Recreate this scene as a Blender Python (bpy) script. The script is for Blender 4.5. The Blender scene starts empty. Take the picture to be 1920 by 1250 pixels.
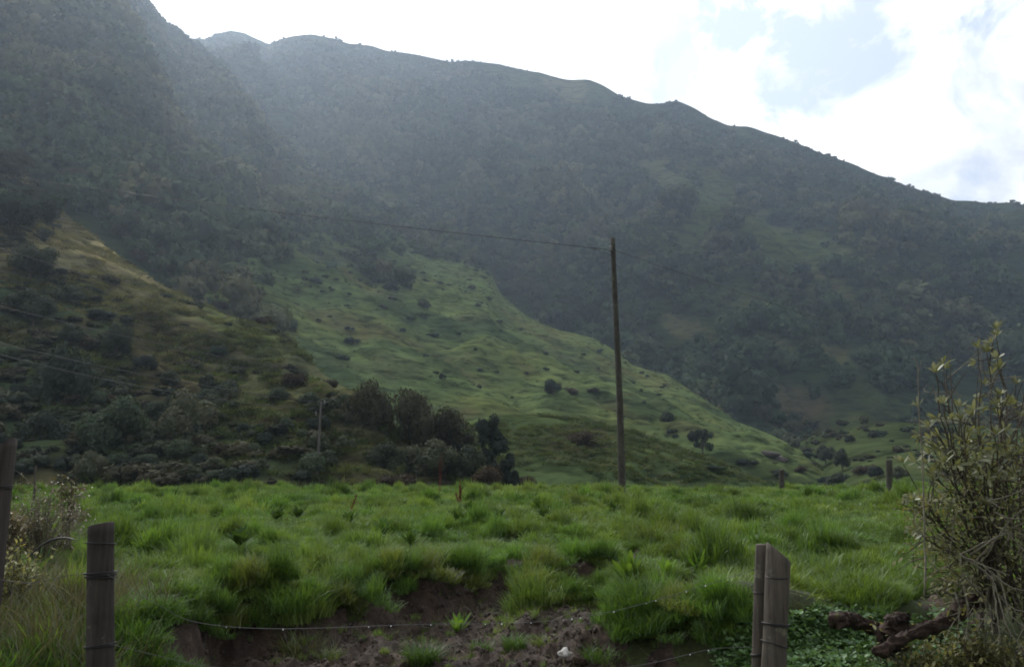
import bpy, math, random
import numpy as np
from mathutils import Vector
from mathutils.bvhtree import BVHTree

rng = np.random.default_rng(11)
random.seed(5)
S = bpy.context.scene
COL = S.collection
PI = math.pi

# ------------------------------------------------------------------ camera
F = 1550.0
EYE = 1.6
TH = math.atan((880 - 625) / F)
CT, ST = math.cos(TH), math.sin(TH)
cd = bpy.data.cameras.new('camera')
cam = bpy.data.objects.new('camera', cd)
COL.objects.link(cam)
cam.location = (0, 0, EYE)
cam.rotation_euler = (PI / 2 + TH, 0, 0)
cd.sensor_width = 36
cd.lens = F / 1920 * 36
cd.clip_start = 0.05
cd.clip_end = 9000
S.camera = cam


def P(px, py, D):
    """world point at forward distance D whose direction is that of a spot in the photo"""
    px, py, D = np.asarray(px, float), np.asarray(py, float), np.asarray(D, float)
    x = (px - 960) / F
    y = -(py - 625) / F
    fy = CT - y * ST
    k = D / fy
    return np.stack(np.broadcast_arrays(x * k, D * np.ones_like(k), EYE + (ST + y * CT) * k), -1)


def proj(p):
    p = np.asarray(p, float)
    x, y, z = p[..., 0], p[..., 1], p[..., 2] - EYE
    f = y * CT + z * ST
    u = -y * ST + z * CT
    f = np.maximum(f, 1e-3)
    return 960 + F * x / f, 625 - F * u / f


def pxx(px, D, py=1000):
    return float(P(px, py, D)[0])


# ------------------------------------------------------------------ noise
def _h(i, j, k, s):
    n = (i * 374761393 + j * 668265263 + k * 1274126177 + s * 974634533) & 0xffffffff
    n = ((n ^ (n >> 13)) * 1274126177) & 0xffffffff
    n = ((n ^ (n >> 16)) * 2246822519) & 0xffffffff
    return ((n ^ (n >> 15)) & 0xffffff) / float(0xffffff)


def noise(p, s=0):
    p = np.asarray(p, float)
    if p.shape[-1] == 2:
        p = np.concatenate([p, np.zeros(p.shape[:-1] + (1,))], -1)
    f = np.floor(p)
    i = f.astype(np.int64)
    t = p - f
    t = t * t * t * (t * (t * 6 - 15) + 10)
    r = 0
    for a in (0, 1):
        wx = t[..., 0] if a else 1 - t[..., 0]
        for b in (0, 1):
            wy = t[..., 1] if b else 1 - t[..., 1]
            for c in (0, 1):
                wz = t[..., 2] if c else 1 - t[..., 2]
                r = r + wx * wy * wz * _h(i[..., 0] + a, i[..., 1] + b, i[..., 2] + c, s)
    return r * 2 - 1


def fbm(p, s=0, o=4, g=.5):
    p = np.asarray(p, float)
    r, a = 0, 1.0
    for k in range(o):
        r = r + a * noise(p * 2.03 ** k + 17.3 * k, s + k)
        a *= g
    return r


def sstep(a, b, x):
    t = np.clip((x - a) / (b - a), 0, 1)
    return t * t * (3 - 2 * t)


# ------------------------------------------------------------------ mesh helpers
class MB:
    def __init__(s):
        s.V, s.Q, s.T, s.A, s.n = [], [], [], [], 0

    def add(s, V, Q=None, T=None, tint=0.5):
        V = np.asarray(V, float).reshape(-1, 3)
        s.V.append(V)
        s.A.append(np.broadcast_to(np.asarray(tint, float), (len(V),)))
        if Q is not None and len(Q):
            s.Q.append(np.asarray(Q, int) + s.n)
        if T is not None and len(T):
            s.T.append(np.asarray(T, int) + s.n)
        s.n += len(V)

    def mesh(s, name, mat=None, smooth=True):
        V = np.concatenate(s.V)
        Q = np.concatenate(s.Q) if s.Q else np.zeros((0, 4), int)
        T = np.concatenate(s.T) if s.T else np.zeros((0, 3), int)
        return mk(name, V, Q, T, mat, smooth, {'tint': np.concatenate(s.A)})

    def obj(s, name, mat=None, parent=None, smooth=True):
        return link(name, s.mesh(name, mat, smooth), parent)


def mk(name, V, Q=None, T=None, mat=None, smooth=True, attrs=None, cols=None):
    m = bpy.data.meshes.new(name)
    Q = np.zeros((0, 4), int) if Q is None else np.asarray(Q, int)
    T = np.zeros((0, 3), int) if T is None else np.asarray(T, int)
    m.vertices.add(len(V))
    m.vertices.foreach_set('co', np.asarray(V, np.float32).ravel())
    loops = np.concatenate([Q.ravel(), T.ravel()]).astype(np.int32)
    m.loops.add(len(loops))
    m.loops.foreach_set('vertex_index', loops)
    nf = len(Q) + len(T)
    m.polygons.add(nf)
    st = np.concatenate([np.arange(len(Q)) * 4, len(Q) * 4 + np.arange(len(T)) * 3]).astype(np.int32)
    m.polygons.foreach_set('loop_start', st)
    m.update(calc_edges=True)
    m.validate()
    if smooth:
        m.polygons.foreach_set('use_smooth', np.ones(len(m.polygons), bool))
    for k, a in (attrs or {}).items():
        t = m.attributes.new(k, 'FLOAT', 'POINT')
        t.data.foreach_set('value', np.asarray(a, np.float32))
    for k, a in (cols or {}).items():
        t = m.attributes.new(k, 'FLOAT_COLOR', 'POINT')
        a = np.asarray(a, np.float32)
        a = np.concatenate([a, np.ones((len(a), 1), np.float32)], 1)
        t.data.foreach_set('color', a.ravel())
    if mat:
        m.materials.append(mat)
    return m


def link(name, data, parent=None):
    o = bpy.data.objects.new(name, data)
    COL.objects.link(o)
    if parent:
        o.parent = parent
    return o


def tag(o, label=None, cat=None, group=None, kind=None):
    if label: o['label'] = label
    if cat: o['category'] = cat
    if group: o['group'] = group
    if kind: o['kind'] = kind
    return o


def thing(name, label, cat, loc=(0, 0, 0), rz=0, group=None, scale=1):
    o = bpy.data.objects.new(name, None)
    COL.objects.link(o)
    o.empty_display_size = .2
    o.location = [float(c) for c in loc]
    o.rotation_euler = (0, 0, rz)
    o.scale = (scale,) * 3 if np.isscalar(scale) else scale
    return tag(o, label, cat, group)


def dup(root, loc, rz, scale, label=None, group=None):
    r = root.copy()
    COL.objects.link(r)
    r.location = [float(c) for c in loc]
    r.rotation_euler = (0, 0, rz)
    r.scale = (scale,) * 3 if np.isscalar(scale) else scale
    if label: r['label'] = label
    if group: r['group'] = group
    for ch in list(root.children):
        c = ch.copy()
        COL.objects.link(c)
        c.parent = r
    return r


def grid_faces(nr, nc):
    a = np.arange(nr * nc).reshape(nr, nc)
    return np.stack([a[:-1, :-1], a[:-1, 1:], a[1:, 1:], a[1:, :-1]], -1).reshape(-1, 4)


def tube(mb, pts, rad, n=7, tint=.5, cap=True, rough=0, seed=0):
    pts = np.asarray(pts, float)
    m = len(pts)
    rad = np.broadcast_to(np.asarray(rad, float), (m,))
    d = np.gradient(pts, axis=0)
    d /= np.linalg.norm(d, axis=1, keepdims=True) + 1e-12
    ref = np.array([0, 0, 1.0]) if abs(d[:, 2]).mean() < .9 else np.array([1.0, 0, 0])
    u = np.cross(d, ref)
    u /= np.linalg.norm(u, axis=1, keepdims=True) + 1e-12
    v = np.cross(u, d)
    a = np.arange(n) / n * 2 * PI
    R = rad[:, None]
    if rough:
        q = np.stack(np.broadcast_arrays(np.cos(a)[None] * 1.5, np.sin(a)[None] * 1.5, np.arange(m)[:, None] * .35), -1)
        R = R * (1 + rough * fbm(q + seed, seed, 3))
    V = pts[:, None] + R[..., None] * (np.cos(a)[None, :, None] * u[:, None] + np.sin(a)[None, :, None] * v[:, None])
    i = np.arange(m - 1)[:, None] * n
    j = np.arange(n)[None]
    Q = np.stack([i + j, i + (j + 1) % n, i + n + (j + 1) % n, i + n + j], -1).reshape(-1, 4)
    V = V.reshape(-1, 3)
    T = []
    if cap:
        V = np.concatenate([V, pts[:1], pts[-1:]])
        b = m * n
        T = [(b, (k + 1) % n, k) for k in range(n)] + [(b + 1, (m - 1) * n + k, (m - 1) * n + (k + 1) % n) for k in range(n)]
    mb.add(V, Q, T, tint)


def spline(ctrl, n=24):
    c = np.asarray(ctrl, float)
    c = np.concatenate([2 * c[:1] - c[1:2], c, 2 * c[-1:] - c[-2:-1]])
    out = []
    m = len(c) - 3
    for t in np.linspace(0, m - 1e-6, n):
        i = int(t)
        f = t - i
        a, b, cc, d = c[i:i + 4]
        out.append(.5 * (2 * b + (cc - a) * f + (2 * a - 5 * b + 4 * cc - d) * f * f + (3 * b - a - 3 * cc + d) * f ** 3))
    return np.array(out)


# ------------------------------------------------------------------ materials
def nt(name):
    m = bpy.data.materials.new(name)
    m.use_nodes = True
    t = m.node_tree
    t.nodes.clear()
    out = t.nodes.new('ShaderNodeOutputMaterial')
    return m, t, out


def N(t, typ, **kw):
    n = t.nodes.new(typ)
    for k, v in kw.items():
        if k == 'ins':
            for a, b in v.items():
                n.inputs[a].default_value = b
        else:
            setattr(n, k, v)
    return n


def mixc(t, fac, a, b, mode='MIX'):
    n = t.nodes.new('ShaderNodeMix')
    n.data_type = 'RGBA'
    n.blend_type = mode
    for s, v in ((n.inputs['Factor'], fac), (n.inputs[6], a), (n.inputs[7], b)):
        if isinstance(v, bpy.types.NodeSocket):
            t.links.new(v, s)
        elif isinstance(v, (int, float)):
            s.default_value = v
        else:
            s.default_value = (*v, 1)
    return n.outputs[2]


def ramp(t, fac, stops):
    n = t.nodes.new('ShaderNodeValToRGB')
    e = n.color_ramp.elements
    while len(e) < len(stops):
        e.new(.5)
    for k, (p, c) in enumerate(stops):
        e[k].position = p
        e[k].color = (*c, 1) if not np.isscalar(c) else (c, c, c, 1)
    t.links.new(fac, n.inputs[0])
    return n.outputs[0]


def mathn(t, op, a, b=None, c=None, clamp=False):
    n = t.nodes.new('ShaderNodeMath')
    n.operation = op
    n.use_clamp = clamp
    for s, v in zip(n.inputs, (a, b, c)):
        if v is None: continue
        if isinstance(v, bpy.types.NodeSocket):
            t.links.new(v, s)
        else:
            s.default_value = v
    return n.outputs[0]


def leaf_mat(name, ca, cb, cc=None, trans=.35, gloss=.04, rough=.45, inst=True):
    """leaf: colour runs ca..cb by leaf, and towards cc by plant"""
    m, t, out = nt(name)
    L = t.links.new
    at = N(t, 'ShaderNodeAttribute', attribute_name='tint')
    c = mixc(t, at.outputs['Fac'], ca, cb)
    if cc is not None:
        if inst:
            a2 = N(t, 'ShaderNodeAttribute', attribute_name='itint', attribute_type='INSTANCER')
            f = a2.outputs['Fac']
        else:
            f = N(t, 'ShaderNodeObjectInfo').outputs['Random']
        c = mixc(t, f, c, cc)
    oi = N(t, 'ShaderNodeObjectInfo')
    br = mathn(t, 'MULTIPLY_ADD', oi.outputs['Random'], .7, .6)
    c = mixc(t, 1.0, c, br, 'MULTIPLY')
    d = N(t, 'ShaderNodeBsdfDiffuse')
    tr = N(t, 'ShaderNodeBsdfTranslucent')
    L(c, d.inputs[0])
    L(mixc(t, 1.0, c, (1.15, 1.1, .6), 'MULTIPLY'), tr.inputs[0])
    mx = N(t, 'ShaderNodeMixShader', ins={0: trans})
    L(d.outputs[0], mx.inputs[1])
    L(tr.outputs[0], mx.inputs[2])
    g = N(t, 'ShaderNodeBsdfGlossy', ins={'Roughness': rough, 'Color': (.9, .95, 1, 1)})
    m2 = N(t, 'ShaderNodeMixShader', ins={0: gloss})
    L(mx.outputs[0], m2.inputs[1])
    L(g.outputs[0], m2.inputs[2])
    L(m2.outputs[0], out.inputs[0])
    return m


def wood_mat(name, ca, cb, scale=(40, 40, 2.5), moss=None, rough=.85, bump=.4, moss_amt=.62):
    m, t, out = nt(name)
    L = t.links.new
    tc = N(t, 'ShaderNodeTexCoord')
    mp = N(t, 'ShaderNodeMapping', ins={'Scale': scale})
    L(tc.outputs['Object'], mp.inputs[0])
    n1 = N(t, 'ShaderNodeTexNoise', ins={'Scale': 1.0, 'Detail': 6, 'Roughness': .65})
    L(mp.outputs[0], n1.inputs[0])
    n2 = N(t, 'ShaderNodeTexNoise', ins={'Scale': 5.0, 'Detail': 5})
    L(tc.outputs['Object'], n2.inputs[0])
    c = ramp(t, n1.outputs[0], [(.32, ca), (.68, cb)])
    c = mixc(t, ramp(t, n2.outputs[0], [(.45, 0.0), (.7, .5)]), c, tuple(x * .45 for x in ca))
    if moss:
        n3 = N(t, 'ShaderNodeTexNoise', ins={'Scale': 9.0, 'Detail': 6, 'Roughness': .7})
        L(tc.outputs['Object'], n3.inputs[0])
        c = mixc(t, ramp(t, n3.outputs[0], [(moss_amt - .04, 0.0), (moss_amt + .06, .9)]), c, moss)
    b = N(t, 'ShaderNodeBsdfPrincipled', ins={'Roughness': rough, 'Specular IOR Level': .25})
    L(c, b.inputs['Base Color'])
    bp = N(t, 'ShaderNodeBump', ins={'Strength': bump, 'Distance': .01})
    L(n1.outputs[0], bp.inputs['Height'])
    L(bp.outputs[0], b.inputs['Normal'])
    L(b.outputs[0], out.inputs[0])
    return m


def plain_mat(name, c, rough=.5, metal=0.0, spec=.5):
    m, t, out = nt(name)
    n = N(t, 'ShaderNodeTexNoise', ins={'Scale': 30.0, 'Detail': 4})
    cc = mixc(t, n.outputs[0], tuple(x * .7 for x in c), tuple(x * 1.3 for x in c))
    b = N(t, 'ShaderNodeBsdfPrincipled', ins={'Roughness': rough, 'Metallic': metal, 'Specular IOR Level': spec})
    t.links.new(cc, b.inputs['Base Color'])
    t.links.new(b.outputs[0], out.inputs[0])
    return m


def hill_mat(name, sc=1.0):
    """base colour from the 'col' attribute (what grows there), broken by tussock-sized noise"""
    m, t, out = nt(name)
    L = t.links.new
    tc = N(t, 'ShaderNodeTexCoord')
    at = N(t, 'ShaderNodeAttribute', attribute_name='col')
    mp = N(t, 'ShaderNodeMapping', ins={'Scale': (.16 * sc, .16 * sc, .5 * sc)})
    L(tc.outputs['Object'], mp.inputs[0])
    n1 = N(t, 'ShaderNodeTexNoise', ins={'Scale': 1.0, 'Detail': 8, 'Roughness': .62, 'Distortion': .6})
    L(mp.outputs[0], n1.inputs[0])
    n2 = N(t, 'ShaderNodeTexNoise', ins={'Scale': .025 * sc, 'Detail': 5, 'Roughness': .6})
    L(tc.outputs['Object'], n2.inputs[0])
    c = mixc(t, 1.0, at.outputs['Color'], ramp(t, n1.outputs[0], [(.34, .30), (.50, .95), (.72, 1.45)]), 'MULTIPLY')  # dark dashes colour in tussocks and the shade below them alike
    c = mixc(t, ramp(t, n2.outputs[0], [(.42, 0.0), (.66, .6)]), c, mixc(t, 1.0, c, (1.35, 1.0, .75), 'MULTIPLY'))
    b = N(t, 'ShaderNodeBsdfDiffuse')
    L(c, b.inputs[0])
    bp = N(t, 'ShaderNodeBump', ins={'Strength': .9, 'Distance': .9 / sc})
    L(n1.outputs[0], bp.inputs['Height'])
    L(bp.outputs[0], b.inputs['Normal'])
    L(b.outputs[0], out.inputs[0])
    return m


M_grass = leaf_mat('grass_blades', (.028, .076, .015), (.138, .25, .044), (.175, .24, .052), trans=.4, gloss=.03, rough=.45)
M_tuft = leaf_mat('tuft_blades', (.03, .082, .017), (.145, .26, .047), None, trans=.4, gloss=.03)
M_tuftdry = leaf_mat('yellowing_blades', (.06, .10, .02), (.17, .21, .05), None, trans=.4, gloss=.04)
M_straw = leaf_mat('straw', (.09, .078, .045), (.23, .20, .13), (.08, .095, .04), trans=.25, gloss=.03)
M_pgrass = leaf_mat('pasture_blades', (.032, .054, .018), (.07, .10, .032), (.17, .155, .075), trans=.3, gloss=.01)
M_weed = leaf_mat('weed_leaf', (.09, .19, .03), (.19, .32, .06), None, trans=.4, gloss=.015, rough=.5)
M_dock = leaf_mat('dock_leaf', (.04, .09, .02), (.09, .15, .04), None, trans=.3, gloss=.01, rough=.5)
M_vine = leaf_mat('vine_leaf', (.07, .15, .045), (.16, .26, .10), (.12, .21, .08), trans=.25, gloss=.035, rough=.5)
M_forest = leaf_mat('forest_leaf', (.016, .036, .014), (.064, .098, .038), (.104, .104, .048), trans=.12, gloss=.015, rough=.6)
M_tree = leaf_mat('tree_leaf', (.020, .034, .016), (.048, .072, .026), (.055, .06, .03), trans=.2, gloss=.02, rough=.55, inst=False)
M_treeG = leaf_mat('green_tree_leaf', (.018, .034, .016), (.042, .068, .028), (.04, .06, .028), trans=.2, gloss=.02, rough=.55, inst=False)
M_treeB = leaf_mat('brown_tree_leaf', (.034, .037, .022), (.074, .074, .042), (.055, .05, .03), trans=.15, gloss=.01, rough=.6, inst=False)
M_treeD = leaf_mat('dark_tree_leaf', (.012, .022, .014), (.028, .044, .024), (.02, .035, .02), trans=.12, gloss=.02, rough=.55, inst=False)
M_treeR = leaf_mat('reddish_leaf', (.036, .028, .018), (.07, .052, .032), (.06, .042, .026), trans=.15, gloss=.01, inst=False)
M_shrub = leaf_mat('shrub_leaf', (.12, .14, .065), (.29, .30, .165), None, trans=.35, gloss=.05, rough=.45)
M_shrubin = leaf_mat('small_olive_leaf', (.105, .115, .048), (.30, .29, .13), None, trans=.35, gloss=.03, rough=.5)
M_dryleaf = leaf_mat('dry_leaf', (.15, .125, .075), (.36, .31, .21), None, trans=.2, gloss=.04)
M_red = leaf_mat('red_seed', (.10, .025, .015), (.19, .05, .03), None, trans=.15, gloss=.02)
M_bark = wood_mat('bark', (.05, .042, .033), (.12, .105, .085), (6, 6, 1.2), moss=(.07, .085, .04))
M_twig = wood_mat('twig_bark', (.11, .10, .075), (.27, .25, .19), (60, 60, 20))
M_twigd = wood_mat('dark_twig', (.045, .038, .028), (.12, .105, .08), (60, 60, 20), moss=(.10, .11, .05))
M_post = wood_mat('weathered_post', (.030, .025, .023), (.068, .057, .050), (45, 45, 2.2), moss=(.17, .165, .14), moss_amt=.66)
M_post2 = wood_mat('grey_brown_post', (.055, .047, .039), (.125, .108, .088), (45, 45, 2.2), moss=(.17, .17, .12), moss_amt=.63)
M_pole = wood_mat('pole_wood', (.035, .033, .028), (.075, .072, .06), (14, 14, .8), moss=(.10, .115, .07), moss_amt=.60)
M_pole2 = wood_mat('pale_pole', (.07, .068, .062), (.14, .135, .125), (14, 14, .8))
M_log = wood_mat('rotting_log', (.016, .011, .009), (.066, .042, .032), (22, 22, 22), moss=(.10, .12, .03), bump=1.0, moss_amt=.66)
M_wire = plain_mat('galvanised_wire', (.12, .12, .13), .55, .6)
M_rust = plain_mat('old_wire', (.035, .033, .035), .55, .6)
M_cable = plain_mat('cable_rubber', (.016, .016, .018), .6)
M_stone = plain_mat('pale_stone', (.44, .43, .40), .85)
M_rock = plain_mat('brown_grey_rock', (.06, .05, .044), .9)
M_porc = plain_mat('insulator', (.13, .13, .125), .4)


def glass_mat():
    m, t, out = nt('water_drop')
    b = N(t, 'ShaderNodeBsdfPrincipled', ins={'Roughness': .02, 'Base Color': (.9, .93, .95, 1), 'Specular IOR Level': .8})
    t.links.new(b.outputs[0], out.inputs[0])
    return m


M_drop = glass_mat()

# ------------------------------------------------------------------ sky, sun, haze
SUN = np.array(P(250, -330, 1.0)) - np.array([0, 0, EYE])
SUN /= np.linalg.norm(SUN)
sel = math.asin(SUN[2])
saz = math.atan2(SUN[0], SUN[1])
sl = bpy.data.lights.new('sun', 'SUN')
sl.energy = 2.0
sl.angle = math.radians(8)
sl.color = (1, .95, .86)
so = link('sun', sl)
so.rotation_euler = Vector(-SUN).to_track_quat('-Z', 'Y').to_euler()
so.location = (-300, 700, 900)

W = bpy.data.worlds.new('World')
S.world = W
W.use_nodes = True
t = W.node_tree
t.nodes.clear()
L = t.links.new
wo = N(t, 'ShaderNodeOutputWorld')
bg = N(t, 'ShaderNodeBackground', ins={'Strength': .1})
L(bg.outputs[0], wo.inputs[0])
sky = N(t, 'ShaderNodeTexSky', sky_type='NISHITA', sun_disc=False, sun_elevation=sel, sun_rotation=saz,
        air_density=1.0, dust_density=1.5, ozone_density=1.0)
tc = N(t, 'ShaderNodeTexCoord')
nz = N(t, 'ShaderNodeTexNoise', ins={'Scale': 9.0, 'Detail': 8, 'Roughness': .6, 'Distortion': .5})
L(tc.outputs['Generated'], nz.inputs[0])
nw = N(t, 'ShaderNodeTexNoise', ins={'Scale': 6.0, 'Detail': 7, 'Roughness': .58, 'Distortion': .3})
mpw = N(t, 'ShaderNodeMapping', ins={'Location': (3.1, 1.7, 5.2)})
L(tc.outputs['Generated'], mpw.inputs[0])
L(mpw.outputs[0], nw.inputs[0])
gap = None
for (px, py, r, k) in ((1540, 95, .075, .75), (1650, 60, .07, .7), (1830, 35, .075, .95), (1290, 45, .065, .65), (1370, 60, .05, .6), (1470, 185, .07, .55),
                       (780, 0, .035, .7), (1030, 105, .02, .6), (1845, 310, .035, .5)):
    c = P(px, py, 1.0) - np.array([0, 0, EYE])
    c = c / np.linalg.norm(c)
    dd = N(t, 'ShaderNodeVectorMath', operation='DISTANCE')
    nrm = N(t, 'ShaderNodeVectorMath', operation='NORMALIZE')
    L(tc.outputs['Generated'], nrm.inputs[0])
    L(nrm.outputs[0], dd.inputs[0])
    dd.inputs[1].default_value = c
    q = mathn(t, 'MULTIPLY_ADD', dd.outputs['Value'], -k / r, k)
    q = mathn(t, 'MAXIMUM', q, 0.0)
    gap = q if gap is None else mathn(t, 'MAXIMUM', gap, q)
base = mathn(t, 'MULTIPLY_ADD', nz.outputs[0], 2.6, -1.3)
g2 = mathn(t, 'ADD', gap, mathn(t, 'MULTIPLY', base, 1.9))
open_ = ramp(t, g2, [(.12, 0.0), (.8, 1.0)])
cb = ramp(t, nw.outputs[0], [(.34, (5.6, 5.9, 6.7)), (.56, (11.5, 11.5, 11.4))])
blue = mixc(t, 1.0, sky.outputs[0], (4.7, 5.3, 6.5))
# clouds are thin and bright round the sun, thick and grey away from it
dt = N(t, 'ShaderNodeVectorMath', operation='DOT_PRODUCT')
nr2 = N(t, 'ShaderNodeVectorMath', operation='NORMALIZE')
L(tc.outputs['Generated'], nr2.inputs[0])
L(nr2.outputs[0], dt.inputs[0])
dt.inputs[1].default_value = SUN
gl = ramp(t, mathn(t, 'MULTIPLY_ADD', dt.outputs['Value'], .5, .5), [(.30, .42), (.62, .55), (.80, .92), (.97, 1.25)])
fin = mixc(t, 1.0, mixc(t, open_, cb, blue), gl, 'MULTIPLY')
L(fin, bg.inputs[0])

hm, ht, hout = nt('haze_air')
vol = N(ht, 'ShaderNodeVolumePrincipled', ins={'Color': (.64, .79, 1.0, 1), 'Density': .00020, 'Anisotropy': .60})
ht.links.new(vol.outputs[0], hout.inputs['Volume'])
hx = np.array([(x, y, z) for x in (-1900, 1900) for y in (-80, 2300) for z in (-61, 640)], float)
hq = [(0, 1, 3, 2), (4, 6, 7, 5), (0, 4, 5, 1), (2, 3, 7, 6), (0, 2, 6, 4), (1, 5, 7, 3)]
ho = link('haze', mk('haze', hx, hq, mat=hm, smooth=False))
tag(ho, kind='stuff')

# ------------------------------------------------------------------ hills
GREEN = np.array([.076, .110, .041])
DARKG = np.array([.036, .056, .024])
OLIVE = np.array([.074, .080, .040])
STRAW = np.array([.22, .20, .105])
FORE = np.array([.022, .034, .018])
BROWN = np.array([.066, .056, .038])
HILL = {}


def smooth1(a, k):
    if k < 2: return a
    ker = np.hanning(k + 2)[1:-1]
    ker /= ker.sum()
    return np.convolve(np.pad(a, k, mode='edge'), ker, 'same')[k:-k]


def loft(name, rows, px0, px1, step, nsub, amp, nscale, terr=0.0, tl=4.0, th=1.5, mat=None, colour=None, label_kind='structure', sm=3, back=(60, -40), seed=1, ridge_amp=.25):
    cols = np.arange(px0, px1 + .1, step)
    R = []
    for r in rows:
        r = np.array(r, float)
        py = smooth1(np.interp(cols, r[:, 0], r[:, 1]), sm)
        D = smooth1(np.interp(cols, r[:, 0], r[:, 2]), sm * 3)
        R.append(P(cols, py, D))
    R = np.array(R)
    nr = len(R)
    segs, tt = [], []
    for k in range(nr - 1):
        n = nsub[k] if not np.isscalar(nsub) else nsub
        for f in np.arange(n) / n:
            segs.append(R[k] * (1 - f) + R[k + 1] * f)
            tt.append((k + f) / (nr - 1))
    segs.append(R[-1])
    tt.append(1.0)
    G = np.array(segs)
    tt = np.array(tt)
    # round off the kinks between rows
    for _ in range(6):
        G[1:-1] = .25 * G[:-2] + .5 * G[1:-1] + .25 * G[2:]
    env = np.sin(np.clip(tt, 0, 1) * PI * .94 + .12)[:, None]
    env = np.maximum(env, ridge_amp)
    q = G[..., :2] / nscale
    d = fbm(q, seed, 5) * amp
    rid = (1 - 2 * np.abs(noise(q * 1.7 + 9, seed + 20))) * amp * .5
    G[..., 2] += (d + rid) * env * (sstep(150, 620, G[..., 1]) if amp > 15 else 1.0)
    if terr:
        # cattle terracettes: short level ledges along the contour
        qs = np.stack([G[..., 0] / tl, G[..., 1] / (tl * 3), (G[..., 2] + 1.2 * fbm(G[..., :2] / (tl * 1.5), seed + 5, 2)) / th], -1)
        G[..., 2] += terr * (1.4 * np.abs(noise(qs, seed + 8)) + .6 * noise(qs * 2.1 + 5, seed + 9)) * np.minimum(1, env * 1.5)
    nb = 14
    top = G[-1]
    out = top[:, :2] / np.linalg.norm(top[:, :2], axis=1, keepdims=True)
    B = []
    for k in range(1, nb + 1):
        f = k / nb
        b = top.copy()
        b[:, :2] += out * back[0] * f
        b[:, 2] += back[1] * f ** 1.6 + 3 * fbm(b[:, :2] / 30, seed + 3, 3) * f
        B.append(b)
    A = np.concatenate([G, np.array(B)])
    tfull = np.concatenate([tt, np.full(nb, 1.0)])
    nrr, nc = A.shape[:2]
    V = A.reshape(-1, 3)
    X, Y = proj(V)
    T_ = np.repeat(tfull, nc)
    C = colour(V, X, Y, T_)
    o = link(name, mk(name, V, grid_faces(nrr, nc), mat=mat, cols={'col': C}))
    tag(o, kind=label_kind)
    HILL[name] = dict(G=G, t=tt, o=o, nr=len(G), nc=nc)
    return o


def blob(X, Y, cx, cy, rx, ry, rot=0):
    c, s = math.cos(rot), math.sin(rot)
    u = ((X - cx) * c + (Y - cy) * s) / rx
    v = (-(X - cx) * s + (Y - cy) * c) / ry
    return 1 - np.sqrt(u * u + v * v)


def mixv(a, b, f):
    return a * (1 - f[:, None]) + b * f[:, None]


# clearings in the forest on the big slope: (px, py, rx, ry, rot)
CLEAR = [(1055, 160, 120, 26, .16), (1330, 370, 52, 105, .15), (1500, 470, 90, 42, .35), (1590, 555, 65, 24, .2), (1260, 330, 60, 30, .2), (1420, 420, 60, 26, .4),
         (1660, 860, 220, 70, .08), (1850, 830, 190, 90, .1), (1490, 765, 85, 48, .35), (1240, 500, 40, 16, .3), (1700, 760, 70, 30, .3), (1390, 250, 40, 10, .3),
         (1210, 180, 30, 6, .2), (740, 390, 55, 22, .6), (1300, 620, 60, 20, .4), (1440, 640, 60, 20, .3), (1390, 560, 60, 18, .3), (1560, 660, 50, 18, .3)]


def clear_f(V, X, Y):
    w = fbm(V[:, :2] / 35, 71, 4) * .35
    r = np.full(len(X), -9.0)
    for b in CLEAR:
        r = np.maximum(r, blob(X, Y, *b) + w)
    return r


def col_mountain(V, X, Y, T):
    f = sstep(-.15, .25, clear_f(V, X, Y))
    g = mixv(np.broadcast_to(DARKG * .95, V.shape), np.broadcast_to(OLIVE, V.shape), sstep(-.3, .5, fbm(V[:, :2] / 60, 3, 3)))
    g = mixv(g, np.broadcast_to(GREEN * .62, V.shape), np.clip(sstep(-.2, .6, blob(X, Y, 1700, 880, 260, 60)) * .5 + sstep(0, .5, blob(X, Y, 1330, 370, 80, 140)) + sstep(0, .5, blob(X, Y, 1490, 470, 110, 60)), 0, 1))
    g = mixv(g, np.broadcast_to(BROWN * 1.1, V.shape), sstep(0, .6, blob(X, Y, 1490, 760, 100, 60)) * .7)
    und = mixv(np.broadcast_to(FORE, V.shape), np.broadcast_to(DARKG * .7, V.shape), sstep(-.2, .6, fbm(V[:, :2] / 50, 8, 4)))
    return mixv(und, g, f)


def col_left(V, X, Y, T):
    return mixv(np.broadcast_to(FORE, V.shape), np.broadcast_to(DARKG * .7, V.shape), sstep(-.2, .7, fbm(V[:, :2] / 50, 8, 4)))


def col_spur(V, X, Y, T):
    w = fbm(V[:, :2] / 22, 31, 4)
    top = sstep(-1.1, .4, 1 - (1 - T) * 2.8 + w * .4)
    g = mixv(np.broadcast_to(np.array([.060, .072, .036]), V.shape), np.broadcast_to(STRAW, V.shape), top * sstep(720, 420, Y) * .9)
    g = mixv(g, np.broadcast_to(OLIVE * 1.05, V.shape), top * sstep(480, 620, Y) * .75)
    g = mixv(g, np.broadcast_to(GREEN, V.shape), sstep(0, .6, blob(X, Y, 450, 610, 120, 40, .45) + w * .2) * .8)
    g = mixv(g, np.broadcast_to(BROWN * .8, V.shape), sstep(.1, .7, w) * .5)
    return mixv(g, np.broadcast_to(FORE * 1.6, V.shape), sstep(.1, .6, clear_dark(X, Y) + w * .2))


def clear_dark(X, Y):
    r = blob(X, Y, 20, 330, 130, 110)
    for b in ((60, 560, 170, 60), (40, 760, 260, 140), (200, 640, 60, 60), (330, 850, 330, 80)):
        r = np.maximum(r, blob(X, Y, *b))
    return r


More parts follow.
